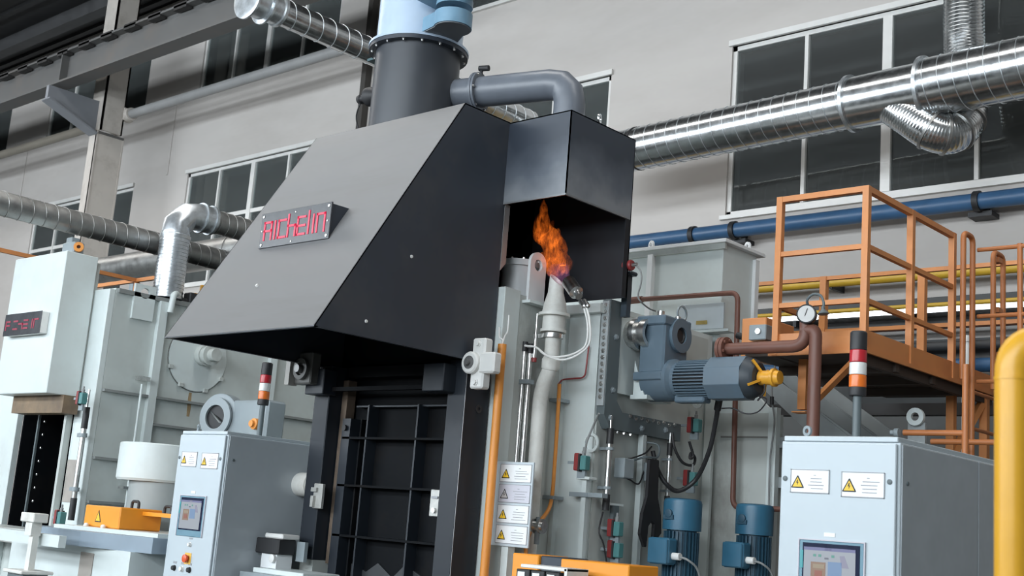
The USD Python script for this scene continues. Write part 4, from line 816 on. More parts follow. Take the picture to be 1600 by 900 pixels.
part('flange', [lathe((g0[0]-0.01, 7.25, g0[2]), (1, 0, 0), [(0, 0.085), (0.025, 0.085)], 28), lathe((g0[0]+0.02, 7.25, g0[2]), (1, 0, 0), [(0, 0.085), (0.025, 0.085)], 28)], RUST, gpipe)
for k in range(6):
    a = k*math.pi/3+0.3; part('bolt', hexbolt((g0[0]+0.045, 7.25+0.066*math.cos(a), g0[2]+0.066*math.sin(a)), (1, 0, 0), 0.010, 0.014), RUST, gpipe)
ga = thing('pressure_gauge', 'round white pressure gauge with a curled siphon tube on the brown pipe', 'gauge', (-4.006, 7.2, 3.133))
c = V3((-3.997, 7.2, 3.137))
part('case', [lathe(c + V3((0, 0.045, 0)), (0.35, -1, 0), [(0, 0.062), (0.05, 0.062), (0.055, 0.066), (0.062, 0.062), (0.06, 0.055)], 28)], RUBBER, ga)
part('dial', lathe(c + V3((0.018, -0.008, 0)), (0.35, -1, 0), [(0, 0.055), (0.006, 0.055)], 28), mat('dial_grey', (0.5, 0.5, 0.49), 0.4), ga)
part('needle', bar(c + V3((0.012, -0.018, -0.015)), c + V3((0.03, -0.018, 0.035)), 0.0035, 0.002), INK, ga)
part('stem', cyl(c + V3((0, 0.03, -0.12)), c + V3((0, 0.03, -0.04)), 0.018, 12), RUST, ga)
part('siphon', tube(spline([c+V3((0.02, 0.04, 0.03)), (-3.981, 7.2, 3.227), (-3.94, 7.2, 3.267), (-3.884, 7.2, 3.255), (-3.86, 7.2, 3.206), (-3.863, 7.2, 3.168)], 7), 0.009, 8), DKGREY, ga)
part('siphon_valve', lathe((-3.864, 7.2, 3.181), (0.1, 0, -1), [(0, 0.012), (0.02, 0.012), (0.05, 0.04), (0.055, 0.03)], 14), DKGREY, ga)
so = thing('solenoid_valve', 'small grey solenoid block left of the platform corner', 'valve', (-4.544, 7.6, 3.107))
c = V3((-4.544, 7.6, 3.107)); part('block', bx(c[0]-0.08, c[0]+0.06, c[1]-0.06, c[1]+0.06, c[2]-0.06, c[2]+0.05, 0.006), MIDGREY, so)
part('port', cyl(c+V3((0.0, -0.06, 0)), c+V3((0.0, -0.075, 0)), 0.022, 14), STEEL, so); part('spout', cyl(c+V3((-0.15, 0.02, -0.1)), c+V3((0.06, 0.02, -0.14)), 0.02, 12), RUBBER, so)
ra = thing('alarm_button', 'small red alarm knob with wire at the edge of the black flame box', 'knob', (-5.244, 6.9, 3.51))
c = V3((-5.234, 6.88, 3.505)); part('body', [lathe(c, (1, 0, 0), [(-0.03, 0.035), (0.03, 0.04), (0.04, 0.035)], 16)], SWITCHRED, ra)
part('gland', lathe(c+V3((0.04, 0, 0)), (1, 0, 0.1), [(0, 0.015), (0.04, 0.012)], 10), STEEL, ra)
part('wire', tube(spline([c+V3((0.07, 0, 0)), (-5.133, 6.9, 3.459), (-5.122, 6.9, 3.384), (-5.158, 6.92, 3.288), (-5.149, 6.95, 3.247), (-5.188, 7.1, 3.231), (-5.275, 7.3, 3.254)], 7), 0.006, 8), CABLEGREY, ra)
dl = thing('damper_lever', 'dark blue T shaped damper arm right under the flame box', 'lever', (-5.274, 6.95, 3.265))
a, e = V3((-5.298, 6.98, 3.201)), V3((-5.31, 6.98, 3.452)); part('bar', bx(a[0]-0.03, a[0]+0.02, 6.95, 7.0, a[2]-0.05, e[2]), mat('damper_blue', (0.03, 0.045, 0.06), 0.5), dl)
part('cross_head', bx(e[0]-0.03, e[0]+0.07, 6.93, 7.02, e[2], e[2]+0.03, 0.01), mats['damper_blue'], dl)
ew = thing('encoder_cable', 'thin black wire sagging from the yellow encoder back to the thick motor cable', 'cable', (MD, 7.1, MZ-0.2))
part('wire', tube(spline([(MD+0.03, MYY-0.05, MZ-0.13), (-4.226, 7.15, 2.565), (-4.286, 7.15, 2.489), (-4.383, 7.15, 2.476), (-4.484, 7.15, 2.511), (-4.601, 7.2, 2.518)], 8), 0.005, 6), RUBBER, ew)
cw_ = thing('hanging_cable', 'thin dark cable hanging down the white corner post left of the right cabinet', 'cable', (-4.817, 8.25, 2.737))
part('wire', tube(spline([(-4.807, 8.25, 3.031), (-4.828, 8.25, 2.884), (-4.832, 8.25, 2.713), (-4.803, 8.25, 2.542), (-4.829, 8.25, 2.253), (-4.826, 8.25, 1.92)], 8), 0.007, 6), CABLEGREY, cw_)
part('plug', cyl((-4.825, 8.24, 2.677), (-4.827, 8.24, 2.736), 0.016, 10), RUBBER, cw_)
part('strut_rod', cyl((-5.067, 8.1, 3.197), (-4.795, 8.1, 3.12), 0.026, 14), RUBBER, None, label='black rod running right from the white tank to the grey solenoid', cat='rod', loc=(-5.067, 8.1, 3.197))

# ================================================================ DUCTS
def spiral_duct(t, p0, p1, r, m, pitch=0.16, seam_m=None, name='duct'):
    d = part(name, lathe(p0, V3(p1)-V3(p0), [(0, r), (np.linalg.norm(V3(p1)-V3(p0)), r)], 48), m, t)
    u, v, w = frame_of(V3(p1)-V3(p0)); L = np.linalg.norm(V3(p1)-V3(p0)); n = int(L/pitch*28)
    a = np.arange(n)*2*np.pi/28
    pts = [V3(p0) + w*(L*i/n) + (r+0.001)*(math.cos(q)*u + math.sin(q)*v) for i, q in enumerate(a)]
    part('spiral_seam', tube(pts, 0.0055, 5), seam_m or m, d, smooth=True)
    return d
MY0, MZ0, MZ1 = 10.8, 5.95, 6.06
def mzz(x): return MZ0 + (x+8.2)*(MZ1-MZ0)/4.3
md = thing('main_duct', 'large shiny spiral duct running along the wall across the right windows', 'duct', (-5, MY0, 5.7))
xs = [-9.3, -5.537, -4.771, 0.5]
DR = (0.245, 0.262, 0.285)
for i in range(3):
    p0, p1 = (xs[i], MY0, mzz(xs[i])), (xs[i+1], MY0, mzz(xs[i+1]))
    if i == 1: part('plain_section', cyl(p0, p1, DR[1], 48), GALV, md)
    else: spiral_duct(md, p0, p1, DR[i], GALV, 0.145, GALVBRIGHT)
for i in (1, 2):
    part('coupling_ring', [ring((xs[i]-0.02, MY0, mzz(xs[i])), (1, 0, 0), DR[i]-0.02, DR[i]+0.028, 0.035, 48)], GALVBRIGHT, md)
part('end_band', ring((-8.173, MY0, mzz(-8.1)), (1, 0, 0), 0.24, 0.252, 0.02, 40), RUBBER, md)
fx = thing('flexible_duct', 'corrugated silver flexible duct looping under the main duct and rising past the window', 'duct', (-4.6, 11.2, 5.5))
path = spline([(-5.131, 10.8, 5.946), (-4.913, 10.8, 5.764), (-4.724, 10.85, 5.613), (-4.587, 10.97, 5.607), (-4.534, 11.14, 5.791), (-4.574, 11.28, 6.11), (-4.62, 11.34, 6.471), (-4.639, 11.35, 6.85), (-4.636, 11.35, 7.259), (-4.619, 11.35, 7.74)], 40)
part('corrugated_tube', tube(path, 0.2, 30, rad=[0.192 + (0.0055 if i > 215 else 0.0012)*math.cos(i*math.pi/2) for i in range(len(path))]), GALV, fx, smooth=50)
for i in (72, 100, 128, 156, 184, 212): 
    dv = path[i+1]-path[i]; part('band', ring(path[i], dv, 0.19, 0.206, 0.025, 32), GALVDULL, fx)
d3 = thing('spiral_duct', 'shiny spiral duct crossing behind the black chimney at the top', 'duct', (-9.5, 7.5, 6.1))
z3 = 6.371
spiral_duct(d3, (-9.5, 6.684, z3), (-9.5, 10.4, z3), 0.135, GALV, 0.17, GALVBRIGHT)
ye = 6.622
part('end_collar', [lathe((-9.5, ye+0.06, z3), (0, -1, 0), [(0, 0.137), (0.02, 0.165), (0.05, 0.165), (0.06, 0.15), (0.18, 0.155), (0.19, 0.20), (0.21, 0.20), (0.22, 0.16), (0.36, 0.165), (0.38, 0.215), (0.40, 0.215), (0.41, 0.17)], 40)], GALVBRIGHT, d3)
d1 = thing('spiral_duct', 'dull spiral duct running from the left edge behind the white tower', 'duct', (-10.8, 6, 4.1))
spiral_duct(d1, (-10.8, 3.6, 4.135), (-10.8, 7.25, 4.11), 0.112, GALVDULL, 0.12)
part('plain_end', [lathe((-10.8, 7.2, 4.11), (0, 1, 0), [(0, 0.116), (0.25, 0.116), (0.255, 0.124), (0.275, 0.124), (0.28, 0.116), (0.5, 0.112)], 36)], GALV, d1)
LWRD = MIDGREY
d2 = thing('round_duct', 'thick dull grey duct lying behind the vertical elbow duct', 'duct', (-14, 9, 4.8))
part('shell', cyl((-18, 9.0, 4.83), (-12.2, 9.0, 4.83), 0.20, 40), GALVDULL, d2)
part('support_post', bx(-15.55, -15.45, 8.95, 9.05, 0, 4.64), LWRD, d2)
part('band', ring((-13.2, 9.0, 4.83), (1, 0, 0), 0.195, 0.21, 0.03, 40), GALVDULL, d2)
d4 = thing('elbow_duct', 'bright galvanised duct rising from the left furnace with a mitred elbow', 'duct', (-10.45, 6.43, 3.5))
EX, EY = -10.45, 6.435
part('riser', lathe((EX, EY, 3.53), (0, 0, 1), sum([[(k*0.035, 0.143), (k*0.035+0.028, 0.143), (k*0.035+0.03, 0.147), (k*0.035+0.034, 0.147)] for k in range(17)], []), 40), GALVBRIGHT, d4, smooth=20)
part('collar', lathe((EX, EY, 4.125), (0, 0, 1), [(0, 0.148), (0.03, 0.152), (0.04, 0.138), (0.06, 0.138)], 40), GALVBRIGHT, d4)
part('mitred_elbow', tube([(EX, EY, 4.17), (EX, EY, 4.26), (EX, EY+0.10, 4.375), (EX, EY+0.25, 4.40), (EX, EY+0.36, 4.40)], 0.138, 32), GALVBRIGHT, d4, smooth=12)
part('coupling', [ring((EX, EY+0.25, 4.40), (0, 1, 0), 0.12, 0.155, 0.02, 36), ring((EX, EY+0.36, 4.40), (0, 1, 0), 0.11, 0.152, 0.025, 36)], GALVBRIGHT, d4)
spiral_duct(d4, (EX, EY+0.37, 4.40), (EX, EY+2.2, 4.40), 0.118, GALVDULL, 0.1, name='run')

# ================================================================ PLATFORM
PX, PY0, PY1, PZ, PT = -3.715, 7.5, 9.75, 2.92, 3.07
pf = thing('service_platform', 'orange steel service platform with toe boards behind the right cabinet', 'platform', (-4.1, 8.2, 2.3))
PL = -4.62
part('deck', bx(PL, PX, PY0, PY1, PZ, PZ+0.035), mat('deck_shade', (0.05, 0.036, 0.028), 0.7), pf)  # shade beneath the platform is put into this dark brown
part('front_toe_board', bx(PL+0.24, PX, PY0-0.012, PY0, PZ, PT), ORANGE, pf)
part('side_toe_board', bx(PX, PX+0.012, PY0-0.012, PY1, PZ, PT), ORANGE, pf)
part('left_toe_board', bx(PL+0.22, PL+0.232, PY0, PY1, PZ, PT), ORANGE, pf)
part('lower_angle', [bx(PL+0.2, PX+0.02, PY0-0.03, PY0-0.012, PZ-0.006, PZ+0.02), bx(PX+0.012, PX+0.03, PY0-0.03, PY1, PZ-0.006, PZ+0.02)], ORANGE, pf)
part('side_cabinet', bx(PL-0.1, PL+0.1, PY0+0.1, PY0+0.5, PZ+0.02, PZ+0.30, 0.006), ORANGE, pf)
for y in (8.0, 8.6, 9.2): part('cross_joist', bx(PL, PX, y-0.03, y+0.03, PZ-0.06, PZ), mats['deck_shade'], pf)
part('leg', bx(-4.297, -4.237, 7.68, 7.74, 2.569, PZ), ORANGE, pf)
part('leg_foot', bx(-4.33, -4.221, 7.66, 7.76, 2.555-0.01, 2.555), ORANGE, pf)
part('leg', bx(-3.92, -3.86, 9.3, 9.36, 0, PZ), ORANGE, pf)
part('leg', bx(-3.78, -3.72, 9.6, 9.66, 0, PZ), ORANGE, pf)
part('brace', bar((-3.76, 7.55, 2.918), (-4.16, 7.7, 2.639), 0.05, 0.03), ORANGE, pf)
part('brace', bar((-3.75, 9.62, 2.88), (-3.9, 9.3, 2.35), 0.05), ORANGE, pf)
part('floor_beam', bx(PX-0.06, PX-0.02, PY0, PY1, PZ-0.07, PZ), mats['deck_shade'], pf)
gr = thing('guard_rail', 'orange guard railing around the near corner of the service platform', 'railing', (-4.0, 8.2, PZ))
RT, RM, RL = 4.055, 3.653, 3.285
w = 0.045
for x, y in ((-4.37, PY0), (PX, PY0), (PX, 8.194), (PX, 8.92)):
    part('post', bx(x-w/2, x+w/2, y-w/2-0.012, y+w/2-0.012, PZ, RT), ORANGE, gr)
for z, nm in ((RT, 'top_rail'), (RM, 'mid_rail'), (RL, 'low_rail')):
    h = 0.04 if nm == 'top_rail' else 0.034
    part(nm, bx(-4.37, PX, PY0-h/2-0.012, PY0+h/2-0.012, z-h, z), ORANGE, gr)
    part(nm, bx(PX-h/2, PX+h/2, PY0, 8.92, z-h, z), ORANGE, gr)
    part(nm, bx(-4.37-h/2, -4.37+h/2, PY0, 8.0, z-h, z), ORANGE, gr) if nm == 'low_rail' else None
br = thing('guard_rail', 'orange guard railing along the wall behind the service platform', 'railing', (-4.5, 10.0, 2.9))
for z in (4.07, 3.58): part('rail', bx(-7.5, -1.5, 9.98, 10.02, z-0.035, z), ORANGE, br)
for x in (-5.36, -7.0, -2.9): part('post', bx(x-0.03, x+0.03, 9.97, 10.03, 2.9, 4.07), ORANGE, br)
part('post', bx(-4.432, -4.369, 9.9, 9.96, 3.25, 4.0), ORANGE, br, label='wide orange flat post')
part('kerb', bx(-7.5, -1.5, 9.95, 10.05, 2.8, 2.9), PURLIN, br)
for x in (-7.2, -5.3, -2.0): part('leg', bx(x-0.04, x+0.04, 9.96, 10.04, 0, 2.8), PURLIN, br)
la = thing('ladder', 'orange tube ladder with two hairpin handrails at the platform end', 'ladder', (-3.55, 9.1, 1.5))
def hairpin(y0, y1, z, zb0, zb1, x=-3.58):
    return tube([(x, y0, zb0), (x, y0, z), (x, y1, z), (x, y1, zb1)], 0.021, 12, fillet=0.06, steps=7)
LAD = mat('ladder_orange', (0.44, 0.155, 0.05), 0.45, var=0.1, scale=4)
part('handrail', hairpin(8.78, 8.955, 4.02, 2.92, 1.3), LAD, la)
part('handrail', hairpin(9.36, 9.56, 4.0, 2.92, 1.3), LAD, la)
for z in np.arange(1.5, 3.0, 0.27): part('rung', cyl((-3.58, 8.955, z), (-3.58, 9.36, z), 0.014, 10), LAD, la)
for z in (3.2, 3.55, 3.95): part('handrail_clip', bx(-3.61, -3.56, 9.42, 9.50, z-0.02, z+0.02), LAD, la)
sr = thing('stair_rail', 'thin brown tube railing going right from the ladder behind the yellow pipe', 'railing', (-2.8, 9.2, 2.4))
for z in (3.93, 3.42, 2.93): part('rail', cyl((-3.56, 9.0, z), (-1.2, 9.0, z), 0.016, 10), LAD, sr)
for x in (-3.246, -1.5): part('post', cyl((x, 9.0, 0), (x, 9.0, 3.95), 0.02, 10), LAD, sr)
tr2 = thing('stair_rail', 'low brown tube railing beneath the platform beside the cabinet top', 'railing', (-3.4, 8.3, 2.2))
for a, e in (((-3.663, 8, 2.445), (-3.241, 8, 2.439)), ((-3.73, 8.6, 2.446), (-3.077, 8.6, 2.453))): part('rail', cyl(a, (e[0], e[1], a[2]), 0.02, 12), LAD, tr2)
a = (-3.241, 8, 2.439); part('post', cyl((a[0], 8.0, 0), (a[0], 8.0, 2.9), 0.022, 12), LAD, tr2)
a = (-3.077, 8.6, 2.453); part('post', cyl((a[0], 8.6, 0), (a[0], 8.6, 2.9), 0.022, 12), LAD, tr2)
part('valve_tip', lathe((-3.695, 8, 2.445), (-1, 0, 0), [(0, 0.03), (0.03, 0.03), (0.04, 0.018), (0.06, 0.018)], 12), MIDGREY, tr2)

# ================================================================ CONTROL CABINETS: the left one is built, the right one refers to it
CXX0, CXX1, CFY, CTZ = -8.152, -7.555, 5.283, 2.125
cab = thing('control_cabinet', 'tall pale grey control cabinet with buttons between the left furnace and the black door frame', 'control cabinet', ((CXX0+CXX1)/2, CFY, 0))
part('body', bx(CXX0, CXX1, CFY+0.02, 6.5, 0.1, CTZ-0.012, 0.004), CABINET, cab)
part('roof_panel', bx(CXX0+0.015, CXX1-0.01, CFY+0.012, 6.49, CTZ-0.012, CTZ+0.012, 0.003), CABINET, cab)
part('plinth', bx(CXX0+0.01, CXX1-0.01, CFY+0.03, 6.48, 0, 0.1), DKGREY, cab)
dor = part('door', bx(CXX0+0.012, CXX1-0.012, CFY, CFY+0.018, 0.11, CTZ-0.02, 0.004), CABINET, cab)
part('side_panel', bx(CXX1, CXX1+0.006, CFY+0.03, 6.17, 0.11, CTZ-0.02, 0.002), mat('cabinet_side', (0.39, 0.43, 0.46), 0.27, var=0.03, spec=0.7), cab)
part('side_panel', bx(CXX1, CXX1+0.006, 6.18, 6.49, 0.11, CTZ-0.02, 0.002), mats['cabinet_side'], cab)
for x in (CXX0+0.035, CXX1-0.04): part('lock', lathe((x, CFY, CTZ-0.19), (0, -1, 0), [(0, 0.012), (0.004, 0.012), (0.006, 0.008)], 12), DKGREY, dor)
part('lock', lathe((CXX1+0.006, CFY+0.08, CTZ-0.19), (1, 0, 0), [(0, 0.010), (0.004, 0.010), (0.006, 0.008)], 12), DKGREY, cab)
warn_plate(cab, CXX0+0.065, CXX0+0.265, CFY, CTZ-0.255, CTZ-0.145, PLATE, WARNY, 5)
warn_plate(cab, CXX0+0.325, CXX0+0.535, CFY, CTZ-0.265, CTZ-0.15, PLATE, WARNY, 6)
OX = 5.13
SXa, SXb = CXX0+0.125, CXX0+0.445
SZb, SZt = 1.366, 1.657
part('name_tag', bx(CXX0+0.245, CXX0+0.30, CFY-0.003, CFY, SZt+0.02, SZt+0.038), PLATE, dor)
scr = part('touch_screen', bx(SXa, SXb, CFY-0.008, CFY, SZb, SZt, 0.003), mat('bezel_teal', (0.13, 0.25, 0.32), 0.35), cab)
part('bezel_trim', [bx(SXa-0.006, SXb+0.006, CFY-0.010, CFY, SZt, SZt+0.006), bx(SXb, SXb+0.006, CFY-0.010, CFY, SZb, SZt), bx(SXa-0.006, SXa, CFY-0.010, CFY, SZb, SZt)], mat('trim_lilac', (0.5, 0.48, 0.52), 0.4), scr)
gx0, gx1, gz0, gz1 = SXa+0.018, SXb-0.018, SZb+0.045, SZt-0.012
part('glass', bx(gx0, gx1, CFY-0.010, CFY-0.007, gz0, gz1), mat('screen_black', (0.015, 0.02, 0.045), 0.15), scr)
q = CFY-0.011; W_, H_ = gx1-gx0, gz1-gz0
S = lambda a, b, c, d: bx(gx0+W_*a, gx0+W_*b, q-0.001, q, gz0+H_*c, gz0+H_*d)
part('display_page', S(0.03, 0.93, 0.04, 0.86), emit('scr_page', (0.72, 0.80, 0.92), 0.40), scr)
q -= 0.0012
part('display_header', S(0.03, 0.93, 0.86, 0.92), emit('scr_head', (0.30, 0.32, 0.68), 0.42), scr)
part('display_title', S(0.40, 0.52, 0.865, 0.915), emit('scr_title', (0.75, 0.78, 0.9), 0.4), scr)
part('display_furnace', S(0.16, 0.42, 0.30, 0.64), emit('scr_brown', (0.62, 0.38, 0.24), 0.36), scr)
part('display_tank', S(0.46, 0.70, 0.36, 0.66), emit('scr_blue', (0.32, 0.55, 0.95), 0.42), scr)
part('display_arm', prism([(gx0+W_*0.66, gz0+H_*0.78), (gx0+W_*0.74, gz0+H_*0.79), (gx0+W_*0.82, gz0+H_*0.56), (gx0+W_*0.70, gz0+H_*0.56)], 'y', q-0.001, q), emit('scr_violet', (0.58, 0.58, 0.82), 0.38), scr)
q -= 0.0012
part('display_furnace_core', S(0.23, 0.36, 0.36, 0.48), emit('scr_red', (0.68, 0.2, 0.12), 0.36), scr)
part('display_furnace_rim', S(0.20, 0.40, 0.52, 0.60), emit('scr_tan', (0.75, 0.6, 0.4), 0.36), scr)
for a in (0.2, 0.29, 0.52): part('display_icon', S(a, a+0.05, 0.74, 0.79), emit('scr_green', (0.2, 0.72, 0.6), 0.36), scr)
part('display_value', S(0.40, 0.47, 0.70, 0.735), emit('scr_grey', (0.35, 0.37, 0.5), 0.3), scr)
part('status_bar', bx(SXa+0.008, gx0+0.004, q-0.001, q+0.002, gz1-0.115, gz1-0.035), emit('scr_cyan', (0.1, 0.75, 0.85), 0.45), scr)
# buttons under the screen
def knob(x, z, r, m, d=0.02): return part('button', [lathe((x, CFY, z), (0, -1, 0), [(0, r*1.25), (0.004, r*1.25), (0.005, r), (d, r), (d+0.003, r*0.8)], 18)], m, cab)
cx = (SXa+SXb)/2 - 0.0
knob(cx+0.03, 1.31, 0.014, WHITE)
eb = part('emergency_plate', bx(cx-0.02, cx+0.06, CFY-0.003, CFY, 1.21-0.04, 1.21+0.04), mat('estop_yellow', (0.75, 0.45, 0.08), 0.5), cab)
part('emergency_button', lathe((cx+0.02, CFY, 1.21), (0, -1, 0), [(0, 0.015), (0.02, 0.015), (0.022, 0.03), (0.034, 0.028), (0.038, 0.015)], 20), mat('estop_red', (0.7, 0.10, 0.03), 0.35), eb)
for x_ in (271, 284.5, 297): 
    knob(-7.902+(x_-284.5)*0.0075, 1.132, 0.017, WHITE if x_ == 284.5 else RUBBER)
    part('button_tag', bx(-7.902+(x_-284.5)*0.0075-0.022, -7.902+(x_-284.5)*0.0075+0.022, CFY-0.002, CFY, 1.172-0.008, 1.172+0.008), INKGREY, cab)
part('button_tag', bx(cx+0.01, cx+0.05, CFY-0.002, CFY, 1.354-0.006, 1.354+0.006), INKGREY, cab)
dup(cab, ((CXX0+CXX1)/2+OX-0.002, CFY-0.03, 0), 'tall pale grey control cabinet in the lower right in front of the orange platform')
for x in (CXX0+0.06, CXX0+0.06+OX):
    part('lifting_eye', [ring((x, CFY+0.11, CTZ+0.05), (0.3, 1, 0), 0.012, 0.026, 0.012, 18), cyl((x, CFY+0.115, CTZ), (x, CFY+0.115, CTZ+0.03), 0.012, 10)], MIDGREY, None, label='eye bolt on the front %s corner of the %s control cabinet roof' % ('left', 'left' if x < -5 else 'right'), cat='eye bolt', loc=(x, CFY+0.11, CTZ))
def signal(loc, label):
    t = thing('signal_lamp', label, 'signal lamp', loc, 'signal lamps on the cabinets'); x, y, z = loc
    part('stem', cyl((x, y, z), (x, y, z+0.30), 0.022, 16), DKGREY, t)
    part('base', lathe((x, y, z+0.28), (0, 0, 1), [(0, 0.042), (0.005, 0.045), (0.045, 0.045)], 24), RUBBER, t)
    for i, (m, h) in enumerate(((LAMPORANGE, 0.066), (LAMPCLEAR, 0.066), (RED, 0.066))):
        part('lens', lathe((x, y, z+0.325+i*0.066), (0, 0, 1), [(0, 0.043), (0.004, 0.0445), (h-0.006, 0.0445), (h-0.002, 0.042)], 24), m, t)
    part('cap', lathe((x, y, z+0.523), (0, 0, 1), [(0, 0.044), (0.09, 0.044), (0.098, 0.038)], 24), RUBBER, t)
    return t
sgl = signal((-2.981, 5.95, CTZ+0.012), 'black red white and orange signal lamp on the right control cabinet')
dup(sgl, (sgl.loc[0]-OX, 5.98, CTZ+0.012), 'black red white and orange signal lamp on the left control cabinet')

# ================================================================ LEFT FURNACE
TF = 5.40
TXR = -10.548
TXL = TXR-1.25
TSZ = 3.791
TSB = 2.477
lf = thing('left_furnace', 'white furnace with a tall front tower and ribbed side at the left edge', 'furnace', (-11.2, 6.2, 0))
part('tower', bx(TXL+0.26, TXR, TF, 5.72, TSB, TSZ, 0.006), ENAMEL, lf)
part('tower_back', bx(TXL+0.3, TXR-0.02, 5.72, 5.76, TSB-0.1, TSZ-0.05), ENAMELOLD, lf)
SXW = -10.3
part('front_flange', bx(-10.62, SXW, 5.74, 5.80, 0, 3.484, 0.004), ENAMEL, lf)
part('front_flange', bx(-12.2, -11.704, 5.74, 5.80, 0, 3.0, 0.004), ENAMEL, lf)
part('side_wall', [bx(-12.3, SXW, 6.5, 10.6, 0, 3.5), bx(-10.66, SXW, 5.8, 6.5, 0, 3.5), bx(-12.3, -10.66, 5.8, 6.5, 2.56, 3.5), bx(-12.3, -10.66, 5.8, 6.5, 0, 1.2)], mat('left_side_enamel', (0.50, 0.545, 0.53), 0.5, var=0.05, dirt=(0.3, 0.28, 0.25), dirt_amt=0.3), lf)
part('furnace_mouth', [bx(-12.2, -10.66, 6.40, 6.5, 1.2, 2.56), bx(-11.678-0.02, -11.678, 5.8, 6.4, 1.2, 2.56), bx(-10.68, -10.66, 5.8, 6.4, 1.2, 2.56), bx(-12.2, -10.68, 5.8, 6.4, 2.54, 2.56), bx(-12.2, -10.68, 5.8, 6.4, 1.2, 1.22)], BLACKSOOT, lf)
for k in range(8):
    p = V3((0, 0, 0)) + V3([-11.24 + k*0.0, 5.69, 0]); z = 2.261 - k*0.125; part('stud', lathe((p[0]-0.0, 5.79, z), (0, -1, 0), [(0, 0.014), (0.01, 0.012), (0.014, 0)], 8), STEEL, lf)
part('inner_post', bx(-11.379-0.012, -11.379+0.012, 5.79, 5.81, 1.22, 2.54), DKGREY, lf)
part('heat_curtain', bx(-11.457, -10.495, 5.55, 5.70, 2.315, TSB+0.0), mat('scorched_plate', (0.20, 0.14, 0.085), 0.6, var=0.3, scale=3, dirt=(0.07, 0.05, 0.04), dirt_amt=0.8), lf)
part('jamb_strip', bx(-10.68, -10.64, 5.68, 5.74, 1.3, 2.45), ENAMELOLD, lf)
part('worn_panel', bx(-10.60, -10.38, 5.732, 5.742, 1.529, 1.91), mat('worn_panel', (0.34, 0.31, 0.28), 0.6, var=0.15, scale=6), lf)
part('sill_beam', bx(-11.8, -10.2, 5.35, 5.75, 1.14, 1.27, 0.006), ENAMELOLD, lf)
LWR = mat('rib_shade_grey', (0.22, 0.235, 0.23), 0.5)  # shade on the rib undersides is put into the whole rib colour
for z, ya, yb in ((2.552, 5.80, 9.6), (2.30, 6.28, 9.6), (1.94, 5.80, 6.28), (1.55, 5.8, 9.6)): part('side_rib', bx(SXW, SXW+0.05, ya, yb, z-0.012, z+0.012), LWR, lf)
for y in (6.28, 7.62): part('upright_rib', bx(SXW, SXW+0.055, y-0.025, y+0.055, 0, 3.46), ENAMEL, lf)
part('top_rim', bx(-12.3, SXW+0.03, 5.82, 10.6, 3.46, 3.5), LWR, lf)
lug = Polygon([(5.98, 3.25), (6.20, 3.25), (6.20, 3.58), (5.98, 3.58)]).difference(Point(6.09, 3.50).buffer(0.05, 14))
part('lifting_plate', prism(lug, 'x', SXW, SXW+0.03), ENAMEL, lf)
cvr = part('round_cover', lathe((SXW, 6.76, 2.99), (1, 0, 0), [(0, 0.325), (0.018, 0.325), (0.022, 0.318)], 48), ENAMEL, lf)
part('cover_gap', ring((SXW, 6.76, 2.99), (1, 0, 0), 0.326, 0.333, 0.004, 48), mats['joint_dark'], cvr)
for a in (-2.75, -2.1, -1.2, -0.55): 
    y, z = 6.76+0.325*math.cos(a), 2.99+0.325*math.sin(a); part('cover_clamp', bx(SXW+0.01, SXW+0.04, y-0.025, y+0.025, z-0.02, z+0.02, 0.004), ENAMELOLD, cvr)
part('shaft_stub', lathe((SXW, 6.80, 3.02), (1, 0, 0), [(0.02, 0.10), (0.10, 0.10), (0.10, 0.085), (0.16, 0.085), (0.16, 0.1), (0.18, 0.1), (0.18, 0.06), (0.26, 0.06)], 28), ENAMELOLD, cvr)
part('rust_streak', prism([(6.715, 2.65), (6.745, 2.65), (6.755, 2.50), (6.75, 2.42), (6.72, 2.42), (6.712, 2.55)], 'x', SXW-0.001, SXW+0.0015), mat('rust_stain', (0.34, 0.24, 0.13), 0.7, var=0.2, scale=12), lf)
lsg = thing('led_sign', 'black LED sign with dim red letters on the white tower at the left', 'sign', (-11.3, 5.34, 3.0))
x0, x1, z0, z1 = -11.404, -10.696, 3.015, 3.224
part('face_plate', bx(x0, x1, 5.325, 5.33, z0, z1, 0.002), SIGNFACE, lsg)
part('housing', bx(x0+0.005, x1-0.0, 5.33, 5.40, z0+0.005, z1-0.005, 0.004), WHITE, lsg)
for segs in led_word(x0+0.04, x1-0.05, 5.325, z0+0.06, z1-0.075, 0.016, 0.003, drop={(1, 0), (0, 2), (2, 1), (3, 0), (4, 1), (5, 0), (7, 2)}): part('letter', segs, LEDDIM, lsg, smooth=False)
act = thing('tower_actuator', 'small grey actuator with orange end plate on top of the white tower', 'actuator', (-10.73, 5.55, 3.879))
c = V3((-10.711, 5.56, 3.873)); c[2] = TSZ+0.055
part('body', [bx(c[0]-0.16, c[0]+0.06, c[1]-0.05, c[1]+0.06, TSZ+0.002, c[2]+0.07, 0.01), bx(c[0]-0.12, c[0]-0.02, c[1]-0.04, c[1]+0.05, c[2]+0.06, c[2]+0.12, 0.008)], MIDGREY, act)
part('end_plate', [ring((c[0]+0.065, c[1], c[2]+0.015), (1, -0.6, 0), 0.018, 0.045, 0.05, 18)], HOSEORANGE, act)
rail = thing('guard_rail', 'orange railing on the left furnace roof behind the white tower', 'railing', (-11.6, 6, 3.5))
a = (-11.9, 5.393, 3.931); e = (-11.9, 5.796, 3.94)
part('rail', bx(-11.92, -11.88, 3.9, 6.947, a[2]-0.03, a[2]+0.01), ORANGE, rail)
yb = 6.932
part('rail', bx(-13.6, -11.2, yb-0.02, yb+0.02, a[2]-0.03, a[2]+0.01), ORANGE, rail)
part('post', bx(-11.92, -11.88, yb-0.02, yb+0.02, 3.5, a[2]), ORANGE, rail)
